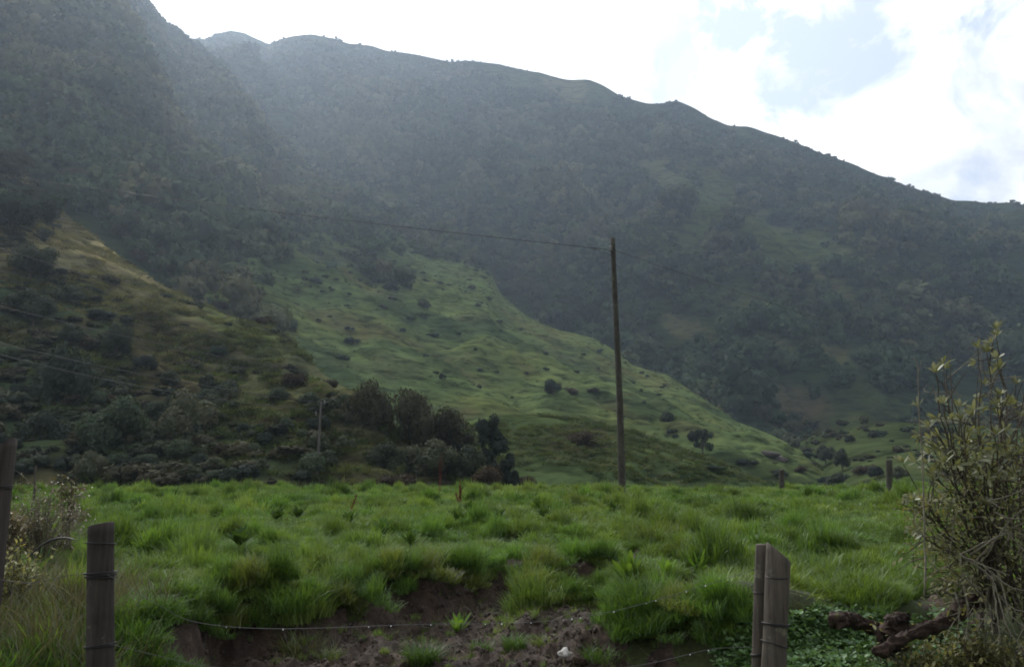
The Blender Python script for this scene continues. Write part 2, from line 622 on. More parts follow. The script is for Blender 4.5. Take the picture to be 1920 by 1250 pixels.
def col_pasture(V, X, Y, T):
    w = fbm(V[:, :2] / 26, 41, 4)
    w2 = fbm(V[:, :2] / 70, 44, 3)
    g = mixv(np.broadcast_to(GREEN * 1.05, V.shape), np.broadcast_to(DARKG * 1.15, V.shape), sstep(-.1, .9, w + w2 * .5))
    g = mixv(g, np.broadcast_to(OLIVE, V.shape), sstep(.1, .8, fbm(V[:, :2] / 15, 47, 4)) * .55)
    hi = sstep(560, 430, Y)
    g = mixv(g, np.broadcast_to(DARKG * .95, V.shape), hi * .7)
    return g


def col_hummock(V, X, Y, T):
    w = fbm(V[:, :2] / 15, 51, 4)
    g = mixv(np.broadcast_to(DARKG * 1.2, V.shape), np.broadcast_to(GREEN * .85, V.shape), sstep(-.2, .8, w) * .6)  # darker grass colour stands for shade on this face turned from the sun
    return mixv(g, np.broadcast_to(BROWN * .7, V.shape), sstep(-.1, .5, blob(X, Y, 1080, 830, 80, 40) + w * .25) * .7)


MH = hill_mat('forest_floor', .5)
MP = hill_mat('pasture_ground', 1.0)
MS = hill_mat('dry_pasture_ground', 1.6)

ridgeA = [(-700, -60, 1150), (-200, 20, 1150), (200, 60, 1150), (345, 72, 1150), (385, 76, 1150), (405, 65, 1150), (430, 59, 1150), (455, 62, 1150), (500, 82, 1150), (520, 74, 1080), (545, 68, 1060), (580, 64, 1050),
          (620, 72, 1050), (650, 82, 1050), (690, 84, 1050), (720, 95, 1040), (760, 101, 1030), (810, 108, 1020), (845, 116, 1010), (870, 113, 1005), (930, 119, 1000), (960, 127, 1000), (1000, 137, 990), (1060, 148, 985),
          (1100, 146, 980), (1130, 160, 975), (1160, 178, 970), (1210, 194, 965), (1240, 196, 965), (1265, 190, 960), (1300, 205, 955), (1330, 224, 950), (1362, 238, 950), (1400, 240, 945), (1430, 250, 940), (1480, 268, 935), (1540, 290, 930),
          (1590, 306, 925), (1640, 326, 920), (1700, 350, 910), (1745, 364, 905), (1785, 375, 905), (1815, 376, 905), (1850, 381, 905), (1890, 380, 905), (1920, 384, 905), (2020, 410, 900), (2200, 500, 880), (2600, 640, 820), (3000, 720, 780)]
baseA = [(-700, 300, 720), (300, 380, 640), (440, 420, 600), (560, 470, 600), (700, 520, 600), (800, 550, 580), (940, 640, 515), (1050, 700, 470), (1145, 735, 440), (1250, 780, 405), (1310, 815, 375), (1400, 900, 290), (1500, 918, 220), (1600, 928, 150), (1700, 932, 120), (2000, 935, 110), (3000, 935, 110)]
midA = [(-700, 160, 850), (300, 210, 800), (440, 235, 770), (560, 300, 740), (700, 410, 690), (800, 460, 660), (940, 540, 610), (1050, 590, 560), (1145, 620, 540), (1250, 660, 500), (1310, 690, 480), (1400, 760, 430), (1500, 785, 405), (1700, 790, 400), (2000, 800, 390), (3000, 830, 390)]
loft('mountain', [baseA, midA, ridgeA], -700, 3000, 7, (50, 130), 34, 120, mat=MH, colour=col_mountain, sm=2, back=(260, -150), seed=3, ridge_amp=.05)

ridgeB = [(-1100, -420, 820), (-600, -420, 833), (-200, -380, 844), (0, -300, 850), (150, -160, 865), (230, -70, 874), (268, -12, 878), (285, 8, 880), (303, 38, 877), (335, 62, 873), (352, 78, 871), (375, 90, 869), (405, 108, 865), (432, 135, 862), (450, 165, 860), (490, 215, 823), (560, 290, 760), (640, 370, 700), (720, 440, 640), (800, 520, 611), (900, 640, 575), (1000, 760, 540)]
baseB = [(-1100, 380, 240), (0, 420, 230), (120, 500, 215), (250, 600, 205), (420, 680, 235), (560, 720, 280), (700, 740, 340), (1000, 840, 420)]
loft('wooded_hill', [baseB, ridgeB], -1100, 1000, 6, 150, 24, 85, mat=MH, colour=col_left, sm=2, back=(200, -120), seed=7, ridge_amp=.05)

ridgeC = [(300, 330, 600), (560, 340, 585), (640, 362, 575), (700, 388, 560), (780, 432, 545), (870, 470, 525), (915, 500, 510), (938, 550, 480), (985, 590, 455), (1050, 622, 430), (1110, 633, 420), (1145, 652, 410), (1190, 686, 385), (1250, 702, 370), (1310, 741, 345),
          (1380, 790, 315), (1450, 816, 295), (1520, 850, 270), (1580, 895, 250), (1650, 935, 240), (1800, 960, 235)]
midC = [(300, 560, 230), (480, 560, 240), (600, 585, 255), (700, 612, 255), (770, 632, 250), (850, 672, 240), (920, 708, 232), (1000, 742, 225), (1100, 778, 218), (1180, 800, 213), (1300, 830, 208), (1400, 862, 203), (1500, 895, 200), (1600, 935, 200), (1800, 970, 200)]
baseC = [(300, 850, 165), (600, 860, 165), (800, 905, 160), (1000, 920, 160), (1800, 980, 160)]
loft('pasture_hill', [baseC, midC, ridgeC], 300, 1800, 4, (110, 240), 4.8, 42, terr=.5, tl=7.0, th=2.6, mat=MP, colour=col_pasture, back=(90, -50), seed=13, ridge_amp=.12, sm=5)

ridgeD = [(700, 880, 125), (780, 838, 128), (850, 796, 130), (920, 780, 131), (1000, 778, 132), (1080, 784, 132), (1180, 803, 132), (1240, 826, 131), (1320, 856, 130), (1400, 890, 128), (1470, 918, 126), (1650, 950, 125)]
baseD = [(700, 935, 80), (1650, 955, 80)]
loft('hummock', [baseD, ridgeD], 700, 1650, 5, 110, 1.2, 16, terr=.3, tl=4.0, th=1.2, mat=MP, colour=col_hummock, back=(35, -12), seed=17, ridge_amp=.15, sm=6)

ridgeE = [(-1100, -100, 300), (-500, 60, 270), (-200, 190, 245), (-60, 260, 230), (0, 292, 222), (40, 325, 216), (75, 372, 208), (110, 402, 200), (180, 445, 186), (250, 500, 172), (330, 547, 158), (420, 592, 142), (500, 613, 132), (560, 655, 120), (600, 690, 110), (650, 726, 100), (700, 772, 92), (760, 850, 84), (820, 915, 78), (1000, 990, 72)]
baseE = [(-1100, 925, 60), (500, 925, 60), (700, 935, 62), (820, 950, 68), (1000, 1000, 70)]
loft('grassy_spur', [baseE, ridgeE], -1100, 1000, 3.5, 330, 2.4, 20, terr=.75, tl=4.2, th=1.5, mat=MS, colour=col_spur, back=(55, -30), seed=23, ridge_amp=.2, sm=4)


# ------------------------------------------------------------------ the field and the cut bank
def col_u(x, y):
    return 960 + F * 1.03 * x / np.maximum(y, .5) * 0.985


YB_U = [-900, 150, 330, 430, 560, 700, 760, 900, 1000, 1130, 1230, 1330, 1480, 1700, 1920, 2800]
YB_V = [6.4, 6.4, 7.0, 8.2, 8.7, 8.9, 9.3, 10.2, 10.5, 10.2, 8.7, 7.7, 7.8, 8.0, 8.0, 8.0]
YB_W = [2.6, 2.6, 1.6, .8, .7, .75, .7, .8, .9, .8, .9, 1.0, 1.2, 1.6, 1.6, 1.6]
BUMPS = []  # (x, y, h, r)


def bump_at(px, D, h, r):
    BUMPS.append((pxx(px, D, 1120), D, h, r))


bump_at(1300, 7.55, .34, .42)
bump_at(1180, 7.9, .26, .36)
bump_at(1010, 8.7, .14, .3)
bump_at(1080, 8.35, .10, .3)
bump_at(690, 8.0, .13, .4)
bump_at(1095, 7.9, .13, .3)
bump_at(440, 8.0, .10, .35)
bump_at(545, 8.1, .14, .35)


def field_z(x, y):
    x, y = np.asarray(x, float), np.asarray(y, float)
    u = col_u(x, y)
    xy = np.stack([x, y], -1)
    yb = np.interp(u, YB_U, YB_V) + .28 * fbm(xy * .9, 101, 3)
    w = np.interp(u, YB_U, YB_W)
    tt = sstep(0, 1, (y - (yb - w)) / w)
    wq = xy + .35 * np.stack([fbm(xy * .9, 104, 2), fbm(xy * .9, 105, 2)], -1)
    tus = .42 * np.minimum(np.abs(noise(wq * .95, 103)), .42) + .22 * np.minimum(np.abs(noise(wq * 1.9, 106)), .4) + .10 * fbm(xy * .22, 107, 2) - .08
    top = .36 + .0045 * np.maximum(y - 9, -1) + tus
    low = -.10 + .06 * fbm(xy * .7, 111, 3) + .03 * fbm(xy * 3.1, 113, 3) + .07 * np.clip(y - 7, 0, 3)
    z = low * (1 - tt) + top * tt
    for bx, by, h, r in BUMPS:
        z = z + h * np.exp(-((x - bx) ** 2 + (y - by) ** 2) / (r * r))
    # near verge and far edge
    z = np.where(y < 4.5, z * sstep(3.0, 4.5, y), z)
    z = z - sstep(40, 58, y) * (4.2 + top)
    return z


SOIL = [(430, 1222, 130, 55), (760, 1330, 500, 130), (600, 1190, 240, 62), (820, 1130, 165, 62), (1010, 1070, 130, 26), (1075, 1190, 105, 70), (900, 1235, 420, 62), (1280, 1103, 70, 24), (1180, 1040, 28, 26),
        (1300, 1228, 95, 30), (430, 1180, 90, 26), (760, 1085, 50, 18), (1600, 1245, 240, 70), (1800, 1210, 190, 90)]
TUFTGREEN = [(1010, 1090, 55, 32), (1070, 1115, 55, 26), (545, 1140, 75, 40)]


def soil_f(V):
    X, Y = proj(V)
    w = .22 * fbm(V[..., :2] * 2.2, 121, 3)
    r = np.full(X.shape, -9.0)
    for b in SOIL:
        r = np.maximum(r, blob(X, Y, *b) + w)
    for b in TUFTGREEN:
        r = np.minimum(r, -(blob(X, Y, *b)) + .1)
    r = np.where(V[..., 1] > 11.4, -9, r)
    return r


ncol = 820
us = np.linspace(-2.05, 2.05, ncol)
ds = 3.0 * np.exp(np.linspace(0, math.log(70 / 3.0), 520))
X = us[None] * ds[:, None] * .62
Y = np.broadcast_to(ds[:, None], X.shape)
Z = field_z(X, Y)
V = np.stack([X, Y, Z], -1).reshape(-1, 3)
sf = sstep(-.06, .06, soil_f(V))
rough = fbm(V * np.array([5.5, 5.5, 2]), 131, 5, .62) * .06 - (1 - 2 * np.abs(noise(V * np.array([3.6, 2.2, 1.5]) + .4 * fbm(V * 3, 9, 2)[:, None], 133))) * .05
V[:, 2] += rough * sf
gm, t, out = nt('field_ground')
L = t.links.new
at = N(t, 'ShaderNodeAttribute', attribute_name='soil')
tc = N(t, 'ShaderNodeTexCoord')
n1 = N(t, 'ShaderNodeTexNoise', ins={'Scale': 3.5, 'Detail': 9, 'Roughness': .65})
n2 = N(t, 'ShaderNodeTexNoise', ins={'Scale': 26.0, 'Detail': 6, 'Roughness': .7})
L(tc.outputs['Object'], n1.inputs[0])
L(tc.outputs['Object'], n2.inputs[0])
so1 = ramp(t, n1.outputs[0], [(.34, (.018, .012, .010)), (.52, (.048, .032, .024)), (.72, (.112, .080, .060))])
so1 = mixc(t, .55, so1, ramp(t, n2.outputs[0], [(.3, .35), (.7, 1.5)]), 'MULTIPLY')
gr1 = ramp(t, n2.outputs[0], [(.3, (.018, .028, .008)), (.7, (.045, .065, .015))])
cc = mixc(t, at.outputs['Fac'], gr1, so1)
b = N(t, 'ShaderNodeBsdfPrincipled', ins={'Roughness': .85, 'Specular IOR Level': .3})
L(cc, b.inputs['Base Color'])
bp = N(t, 'ShaderNodeBump', ins={'Strength': .9, 'Distance': .03})
L(n2.outputs[0], bp.inputs['Height'])
L(bp.outputs[0], b.inputs['Normal'])
L(b.outputs[0], out.inputs[0])
fo = link('field', mk('field', V, grid_faces(520, ncol), mat=gm, attrs={'soil': sf}))
tag(fo, kind='structure')

# verge under and behind the camera, and the valley floor to the horizon
mbv = MB()
gx, gy = np.meshgrid(np.linspace(-60, 60, 60), np.linspace(-50, 3.2, 40))
gz = np.where(gy > 2.8, -.03, .0) + .01 * fbm(np.stack([gx, gy], -1), 3, 2) - .012
mbv.add(np.stack([gx, gy, gz], -1).reshape(-1, 3), grid_faces(40, 60), tint=.5)
ve = mbv.obj('road_verge', gm)
tag(ve, kind='structure')
ang = np.linspace(0, 2 * PI, 73)[:-1]
rad = np.array([1, 60, 150, 400, 900, 1600, 2200, 3500])
gv = np.stack([np.cos(ang)[None] * rad[:, None], np.sin(ang)[None] * rad[:, None] + 60, np.full((8, 72), -6.5)], -1).reshape(-1, 3)
i = np.arange(7)[:, None] * 72
j = np.arange(72)[None]
gq = np.stack([i + j, i + 72 + j, i + 72 + (j + 1) % 72, i + (j + 1) % 72], -1).reshape(-1, 4)
vf = link('valley_ground', mk('valley_ground', gv, gq, mat=MP, cols={'col': np.broadcast_to(DARKG, gv.shape)}))
tag(vf, kind='structure')

# ------------------------------------------------------------------ scatter with instances (uncountable growth only)
def scatter(name, protos, pts, rot, scl, pick, itint):
    m = bpy.data.meshes.new(name)
    pts = np.asarray(pts, np.float32)
    n = len(pts)
    m.vertices.add(n)
    m.vertices.foreach_set('co', pts.ravel())
    for k, ty, a, key in (('rot', 'FLOAT_VECTOR', rot, 'vector'), ('scl', 'FLOAT_VECTOR', scl, 'vector'), ('itint', 'FLOAT', itint, 'value'), ('pick', 'INT', pick, 'value')):
        at = m.attributes.new(k, ty, 'POINT')
        at.data.foreach_set(key, np.asarray(a, np.int32 if ty == 'INT' else np.float32).ravel())
    o = link(name, m)
    ng = bpy.data.node_groups.new(name, 'GeometryNodeTree')
    ng.interface.new_socket('Geometry', in_out='INPUT', socket_type='NodeSocketGeometry')
    ng.interface.new_socket('Geometry', in_out='OUTPUT', socket_type='NodeSocketGeometry')
    nd = ng.nodes
    gi, go = nd.new('NodeGroupInput'), nd.new('NodeGroupOutput')
    ip = nd.new('GeometryNodeInstanceOnPoints')
    jg = nd.new('GeometryNodeJoinGeometry')
    for p in protos:
        oi = nd.new('GeometryNodeObjectInfo')
        oi.inputs['Object'].default_value = p
        g2 = nd.new('GeometryNodeGeometryToInstance')
        ng.links.new(oi.outputs['Geometry'], g2.inputs[0])
        ng.links.new(g2.outputs[0], jg.inputs[0])

    def attr(nm, ty):
        a = nd.new('GeometryNodeInputNamedAttribute')
        a.data_type = ty
        a.inputs['Name'].default_value = nm
        return a.outputs['Attribute']
    e2 = nd.new('FunctionNodeEulerToRotation')
    ng.links.new(attr('rot', 'FLOAT_VECTOR'), e2.inputs[0])
    ng.links.new(gi.outputs[0], ip.inputs['Points'])
    ng.links.new(jg.outputs[0], ip.inputs['Instance'])
    ip.inputs['Pick Instance'].default_value = True
    ng.links.new(attr('pick', 'INT'), ip.inputs['Instance Index'])
    ng.links.new(e2.outputs[0], ip.inputs['Rotation'])
    ng.links.new(attr('scl', 'FLOAT_VECTOR'), ip.inputs['Scale'])
    ng.links.new(ip.outputs[0], go.inputs[0])
    md = o.modifiers.new('scatter', 'NODES')
    md.node_group = ng
    tag(o, kind='stuff')
    return o


def proto(name, mesh):
    return bpy.data.objects.new(name, mesh)


def blades(mb, n, spread, h, w, lean, seed, curve=.6, tintr=(.0, 1.0), hv=.45, centre=(0, 0, 0), up=.0):
    r = np.random.default_rng(seed)
    a = r.uniform(0, 2 * PI, n)
    rr = spread * np.sqrt(r.uniform(0, 1, n))
    bx, by = np.cos(a) * rr, np.sin(a) * rr
    az = a + r.normal(0, 1.5, n)
    H = h * (1 - hv + hv * 2 * r.uniform(0, 1, n)) * (1 - .3 * (rr / max(spread, 1e-6)) ** 2)
    le = lean * r.uniform(.3, 1.3, n)
    cv = curve * r.uniform(.3, 1.4, n)
    ts = np.array([0, .4, .75, 1.0])
    ww = np.array([.8, 1.0, .65, 0.0])
    dx, dy = np.cos(az), np.sin(az)
    out_ = (le[:, None] * ts + cv[:, None] * ts ** 2.2) * H[:, None] * .75
    z = H[:, None] * ts * (1 - .30 * cv[:, None] * ts ** 2)
    cx = bx[:, None] + dx[:, None] * out_
    cy = by[:, None] + dy[:, None] * out_
    tw = az + PI / 2 + r.normal(0, .5, n)
    W_ = w * r.uniform(.6, 1.3, n)
    ox, oy = np.cos(tw)[:, None] * W_[:, None] * ww * .5, np.sin(tw)[:, None] * W_[:, None] * ww * .5
    Lp = np.stack([cx - ox, cy - oy, z], -1)
    Rp = np.stack([cx + ox, cy + oy, z], -1)
    V = np.concatenate([Lp[:, :3], Rp[:, :3], Lp[:, 3:]], 1)
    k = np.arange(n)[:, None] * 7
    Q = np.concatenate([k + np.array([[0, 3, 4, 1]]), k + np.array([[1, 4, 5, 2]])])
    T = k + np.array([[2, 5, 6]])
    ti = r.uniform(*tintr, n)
    tint = np.clip(ti[:, None] * .75 + np.array([0, .15, .25, 0, .15, .25, .3])[None], 0, 1)  # tips are yellow-green; tint also paints them sunlit and the blade feet shaded
    mb.add(V.reshape(-1, 3) + np.array(centre), Q, T, tint.ravel())


def clump(name, mat, n, spread, h, w, lean, seed, **k):
    mb = MB()
    blades(mb, n, spread, h, w, lean, seed, **k)
    return proto(name, mb.mesh(name, mat))


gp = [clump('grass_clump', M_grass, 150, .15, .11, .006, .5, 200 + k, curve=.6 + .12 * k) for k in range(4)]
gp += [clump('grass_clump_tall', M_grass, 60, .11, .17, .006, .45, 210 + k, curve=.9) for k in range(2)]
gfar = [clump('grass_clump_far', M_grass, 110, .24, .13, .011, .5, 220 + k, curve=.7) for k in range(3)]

# near field
def field_points(n, d0, d1, umax=1.02, power=1.0):
    r = rng.uniform(0, 1, n)
    D = (d0 ** (power + 1) + r * (d1 ** (power + 1) - d0 ** (power + 1))) ** (1 / (power + 1))
    x = rng.uniform(-umax, umax, n) * D * .66
    V = np.stack([x, D, field_z(x, D)], -1)
    return V


def put_grass(name, protos, V, smul):
    s = soil_f(V)
    keep = s < rng.uniform(-.10, .06, len(V))
    X, Y = proj(V)
    vine = np.maximum(blob(X, Y, 1540, 1210, 160, 62), blob(X, Y, 1790, 1185, 160, 80))
    keep &= vine < 0
    keep &= ((V[:, 1] > 5.3) | (np.abs(X - 960) > 550)) & ~((V[:, 1] < 6.4) & (X > 1100)) & ~((V[:, 1] < 6.8) & (X > 380) & (X <= 1100))
    V = V[keep]
    X, Y = X[keep], Y[keep]
    n = len(V)
    xy = V[:, :2]
    hh = 1.0 + .4 * fbm(xy * .9, 301, 3) + .35 * fbm(xy * 3, 303, 2)
    hh = np.clip(hh, .45, 1.7)
    s = smul * rng.uniform(.8, 1.2, n)
    scl = np.stack([s, s, s * hh], -1)
    rot = np.stack([rng.normal(0, .12, n), rng.normal(0, .12, n), rng.uniform(0, 2 * PI, n)], -1)
    it = np.clip(.30 + .55 * fbm(xy * .5, 305, 3) + .25 * fbm(xy * 2.5, 307, 2), 0, 1)
    it = np.clip(it + .5 * sstep(.2, .8, blob(X, Y, 90, 1130, 220, 200)), 0, 1) * .75
    V = V - np.array([0, 0, .02])
    scatter(name, protos, V, rot, scl, rng.integers(0, len(protos), n), it)


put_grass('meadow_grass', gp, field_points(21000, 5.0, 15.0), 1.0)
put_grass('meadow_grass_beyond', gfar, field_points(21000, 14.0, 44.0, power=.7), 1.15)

def mound(name, mat, n, R, h, w, seed):
    """a tussock: blades rise from a domed cushion, upright in the middle and arching out at the rim"""
    r = np.random.default_rng(seed)
    mb = MB()
    for k in range(9):
        a, q = r.uniform(0, 2 * PI), math.sqrt(k / 9.0) * r.uniform(.75, 1.1)
        H = h * (1.05 - .45 * q) * r.uniform(.75, 1.25)
        blades(mb, n // 9, R * .42, H, w, .3 + .35 * q, seed * 17 + k, curve=.35 + .45 * q, hv=.5, tintr=(.0 + .25 * r.uniform(), 1.0),
               centre=(math.cos(a) * R * q, math.sin(a) * R * q, h * .75 * (1 - q * q)))
    return proto(name, mb.mesh(name, mat))


mp = [mound('tussock_mound', M_grass, 900, .22, .135, .0065, 260 + k) for k in range(5)]
mpf = [mound('tussock_mound_beyond', M_grass, 420, .27, .155, .012, 270 + k) for k in range(3)]


def put_mounds(name, protos, d0, d1, gap, smin, smax):
    pts = []
    for D in np.arange(d0, d1, gap):
        w = D * .68 + 1
        x = np.arange(-w, w, gap)
        pts.append(np.stack([x + rng.uniform(-.5, .5, len(x)) * gap, D + rng.uniform(-.5, .5, len(x)) * gap], -1))
    xy = np.concatenate(pts)
    xy = xy[fbm(xy * .5, 311, 3) + rng.normal(0, .25, len(xy)) > -.3]
    V = np.concatenate([xy, field_z(xy[:, 0], xy[:, 1])[:, None]], 1)
    X, Y = proj(V)
    s_ = soil_f(V)
    vine = np.maximum(blob(X, Y, 1540, 1210, 160, 62), blob(X, Y, 1790, 1185, 160, 80))
    keep = (s_ < -.08) & (vine < 0) & (np.maximum(blob(X, Y, 1180, 1105, 75, 40), blob(X, Y, 1285, 1095, 85, 36)) < 0) & (V[:, 1] > 6.4) & ~((V[:, 1] < 6.9) & (X > 380))
    V = V[keep]
    n = len(V)
    s = smin + (smax - smin) * rng.uniform(0, 1, n) ** 2
    hz = rng.uniform(.75, 1.5, n)
    rot = np.stack([rng.normal(0, .1, n), rng.normal(0, .1, n), rng.uniform(0, 2 * PI, n)], -1)
    it = np.clip(.35 + .5 * fbm(V[:, :2] * .5, 305, 3) + rng.normal(0, .25, n), 0, 1) * .85
    scatter(name, protos, V - np.array([0, 0, .03]), rot, np.stack([s * rng.uniform(.85, 1.3, n), s, s * hz], -1), rng.integers(0, len(protos), n), it)


put_mounds('meadow_tussocks', mp, 6.2, 17, .46, .55, 1.7)
put_mounds('meadow_tussocks_beyond', mpf, 17, 42, .72, .6, 1.7)

# ------------------------------------------------------------------ crowns and trees
def lobes_for(kind, r):
    Ls = []
    if kind == 'broad':
        for k in range(22):
            a = r.uniform(0, 2 * PI)
            q = math.sqrt(r.uniform(0, 1)) * r.uniform(.7, 1.15)
            z = r.uniform(-.6, .85)
            s = math.sqrt(max(.1, 1 - z * z))
            Ls.append((math.cos(a) * q * .72 * s, math.sin(a) * q * .72 * s, z * .62, r.uniform(.16, .40)))
    elif kind == 'bush':
        for k in range(9):
            a = r.uniform(0, 2 * PI)
            q = math.sqrt(r.uniform(0, 1))
            Ls.append((math.cos(a) * q * .62, math.sin(a) * q * .62, r.uniform(-.35, .42) * (1 - .4 * q), r.uniform(.28, .45)))
    elif kind == 'tall':
        for k in range(16):
            z = r.uniform(-.9, .95)
            w = (1 - .55 * (z + .9) / 1.85)
            a = r.uniform(0, 2 * PI)
            Ls.append((math.cos(a) * .42 * w, math.sin(a) * .42 * w, z, r.uniform(.22, .34) * (.6 + .5 * w)))
    elif kind == 'lean':
        for k in range(34):
            z = -.95 + 1.85 * (k + r.uniform(0, 1)) / 34
            w = .18 + .5 * (1 - (z + .95) / 1.9) ** .8
            a = r.uniform(0, 2 * PI)
            q = math.sqrt(r.uniform(.1, 1))
            Ls.append((math.cos(a) * w * q, math.sin(a) * w * q, z, r.uniform(.13, .24)))
    elif kind == 'flat':
        for k in range(12):
            a = r.uniform(0, 2 * PI)
            q = math.sqrt(r.uniform(0, 1))
            Ls.append((math.cos(a) * q * .8, math.sin(a) * q * .8, r.uniform(-.45, .45), r.uniform(.14, .32)))
    return np.array(Ls)


def leafcloud(mb, Ls, n, size, r, fill=.25, up=.25, nr=.45, core=.72):
    w = Ls[:, 3] ** 2
    k = r.choice(len(Ls), n, p=w / w.sum())
    d = r.normal(0, 1, (n, 3))
    d[:, 2] += up
    d /= np.linalg.norm(d, axis=1, keepdims=True)
    rad = Ls[k, 3] * np.where(r.uniform(0, 1, n) < fill, r.uniform(.3, .9, n), r.uniform(.85, 1.18, n))
    c = Ls[k, :3] + d * rad[:, None]
    # drop leaves buried deep in another lobe
    dist = np.linalg.norm(c[:, None] - Ls[None, :, :3], axis=2) / Ls[None, :, 3]
    keep = dist.min(1) > .55
    c, d, k = c[keep], d[keep], k[keep]
    n = len(c)
    nrm = d + r.normal(0, nr, (n, 3))
    nrm[:, 2] += .25
    nrm /= np.linalg.norm(nrm, axis=1, keepdims=True)
    a = np.cross(nrm, r.normal(0, 1, (n, 3)))
    a /= np.linalg.norm(a, axis=1, keepdims=True) + 1e-9
    b = np.cross(nrm, a)
    s = size * r.uniform(.6, 1.35, n)[:, None]
    V = np.stack([c - a * s, c - b * s * .5 - nrm * s * .18, c + a * s, c + b * s * .5 - nrm * s * .18], 1)
    i = np.arange(n)[:, None] * 4
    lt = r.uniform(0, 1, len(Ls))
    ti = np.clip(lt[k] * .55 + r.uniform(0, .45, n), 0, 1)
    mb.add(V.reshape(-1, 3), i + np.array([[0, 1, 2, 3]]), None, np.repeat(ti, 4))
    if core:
        # solid core added in each lobe blocks light; lower tint paints inner shade
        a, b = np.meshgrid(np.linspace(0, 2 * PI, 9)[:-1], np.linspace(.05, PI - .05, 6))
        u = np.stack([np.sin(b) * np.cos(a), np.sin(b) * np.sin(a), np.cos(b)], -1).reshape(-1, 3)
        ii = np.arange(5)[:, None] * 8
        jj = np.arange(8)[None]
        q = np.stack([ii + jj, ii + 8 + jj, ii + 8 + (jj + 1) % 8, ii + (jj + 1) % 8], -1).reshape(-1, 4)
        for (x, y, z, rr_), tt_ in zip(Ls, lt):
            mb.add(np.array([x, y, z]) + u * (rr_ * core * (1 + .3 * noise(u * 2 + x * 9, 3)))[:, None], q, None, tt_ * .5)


def crown_proto(name, mat, kind, n, size, seed, sq=(1, 1, 1)):
    r = np.random.default_rng(seed)
    mb = MB()
    Ls = lobes_for(kind, r)
    Ls[:, :3] *= np.array(sq)
    leafcloud(mb, Ls, n, size, r)
    m = mb.mesh(name, mat, smooth=False)
    return proto(name, m)


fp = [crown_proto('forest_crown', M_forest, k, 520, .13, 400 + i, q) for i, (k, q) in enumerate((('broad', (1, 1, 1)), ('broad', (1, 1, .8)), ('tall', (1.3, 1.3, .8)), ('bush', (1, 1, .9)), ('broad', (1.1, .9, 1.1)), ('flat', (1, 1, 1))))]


def hill_points(h, n, t0=0.0, t1=1.0):
    G = HILL[h]['G']
    nr, nc = G.shape[:2]
    A, B, C, D = G[:-1, :-1], G[:-1, 1:], G[1:, 1:], G[1:, :-1]
    ar = np.linalg.norm(np.cross(B - A, D - A), axis=-1)
    X, Y = proj(A)
    vis = (X > -350) & (X < 2270) & (Y > -330) & (Y < 1000)
    ar = ar * vis
    p = (ar / ar.sum()).ravel()
    k = rng.choice(len(p), n, p=p)
    i, j = k // (nc - 1), k % (nc - 1)
    u, v = rng.uniform(0, 1, n)[:, None], rng.uniform(0, 1, n)[:, None]
    return A[i, j] * (1 - u) * (1 - v) + B[i, j] * u * (1 - v) + C[i, j] * u * v + D[i, j] * (1 - u) * v


def forest(name, V, smin, smax, it0=.0, ridge=None):
    n = len(V)
    near = np.ones(n)
    if ridge is not None:
        X, Y = proj(V)
        rr_ = np.array(ridge, float)
        near = .26 + .74 * sstep(0, 75, Y - np.interp(X, rr_[:, 0], rr_[:, 1]) + rng.normal(0, 10, n))
    big = rng.uniform(0, 1, n) < .6
    s = np.where(big, rng.uniform(.5, 1.15, n) * smax, smin * rng.uniform(.55, 1.35, n))
    s *= np.clip(1 + .6 * fbm(V[:, :2] / 32, 501, 3), .5, 1.7) * near * np.clip(np.exp(rng.normal(0, .26, n)), .5, 1 + .75 * near)
    h = rng.uniform(.8, 1.25, n)
    scl = np.stack([s, s * rng.uniform(.85, 1.15, n), s * h], -1)
    rot = np.stack([rng.normal(0, .1, n), rng.normal(0, .1, n), rng.uniform(0, 2 * PI, n)], -1)
    it = np.clip(.28 + .75 * fbm(V[:, :2] / 70, 503, 4) + rng.normal(0, .33, n) + it0, 0, 1)
    V = V + np.stack([0 * s, 0 * s, s * .45], -1)
    return scatter(name, fp, V, rot, scl, rng.integers(0, len(fp), n), it)


Vm = hill_points('mountain', 42000)
Xm, Ym = proj(Vm)
cl = clear_f(Vm, Xm, Ym)
dens = .85 - .5 * sstep(1080, 1400, Xm) * sstep(.1, .5, fbm(Vm[:, :2] / 45, 8, 4) + .3)
keep = (cl < .0 + rng.normal(0, .12, len(Vm))) & (rng.uniform(0, 1, len(Vm)) < dens)
keep |= (cl > 0) & (rng.uniform(0, 1, len(Vm)) < .05)
keep &= ~((Xm > 1380) & (Vm[:, 1] < 330))
keep &= fbm(Vm[:, :2] / 16, 93, 3) < .42
forest('forest', Vm[keep], 2.8, 8.0, ridge=ridgeA)
Vb = hill_points('wooded_hill', 26000)
forest('hillside_forest', Vb[Vb[:, 1] > 240], 2.6, 7.2, ridge=ridgeB)
Vc = hill_points('pasture_hill', 7000)
Xc, Yc = proj(Vc)
ln_ = np.interp(Xc, [300, 500, 640, 760, 860, 900, 950], [600, 535, 480, 455, 455, 430, 380])
forest('pasture_scrub', Vc[(rng.uniform(0, 1, len(Vc)) < .9 * sstep(60, -80, Yc - ln_ + 60 * fbm(Vc[:, :2] / 40, 77, 3)))], 1.2, 4.2)

# tussocks on the pastures
tp = [clump('tussock', M_pgrass, 55, .5, .55, .05, .5, 600 + k, curve=.8) for k in range(3)]


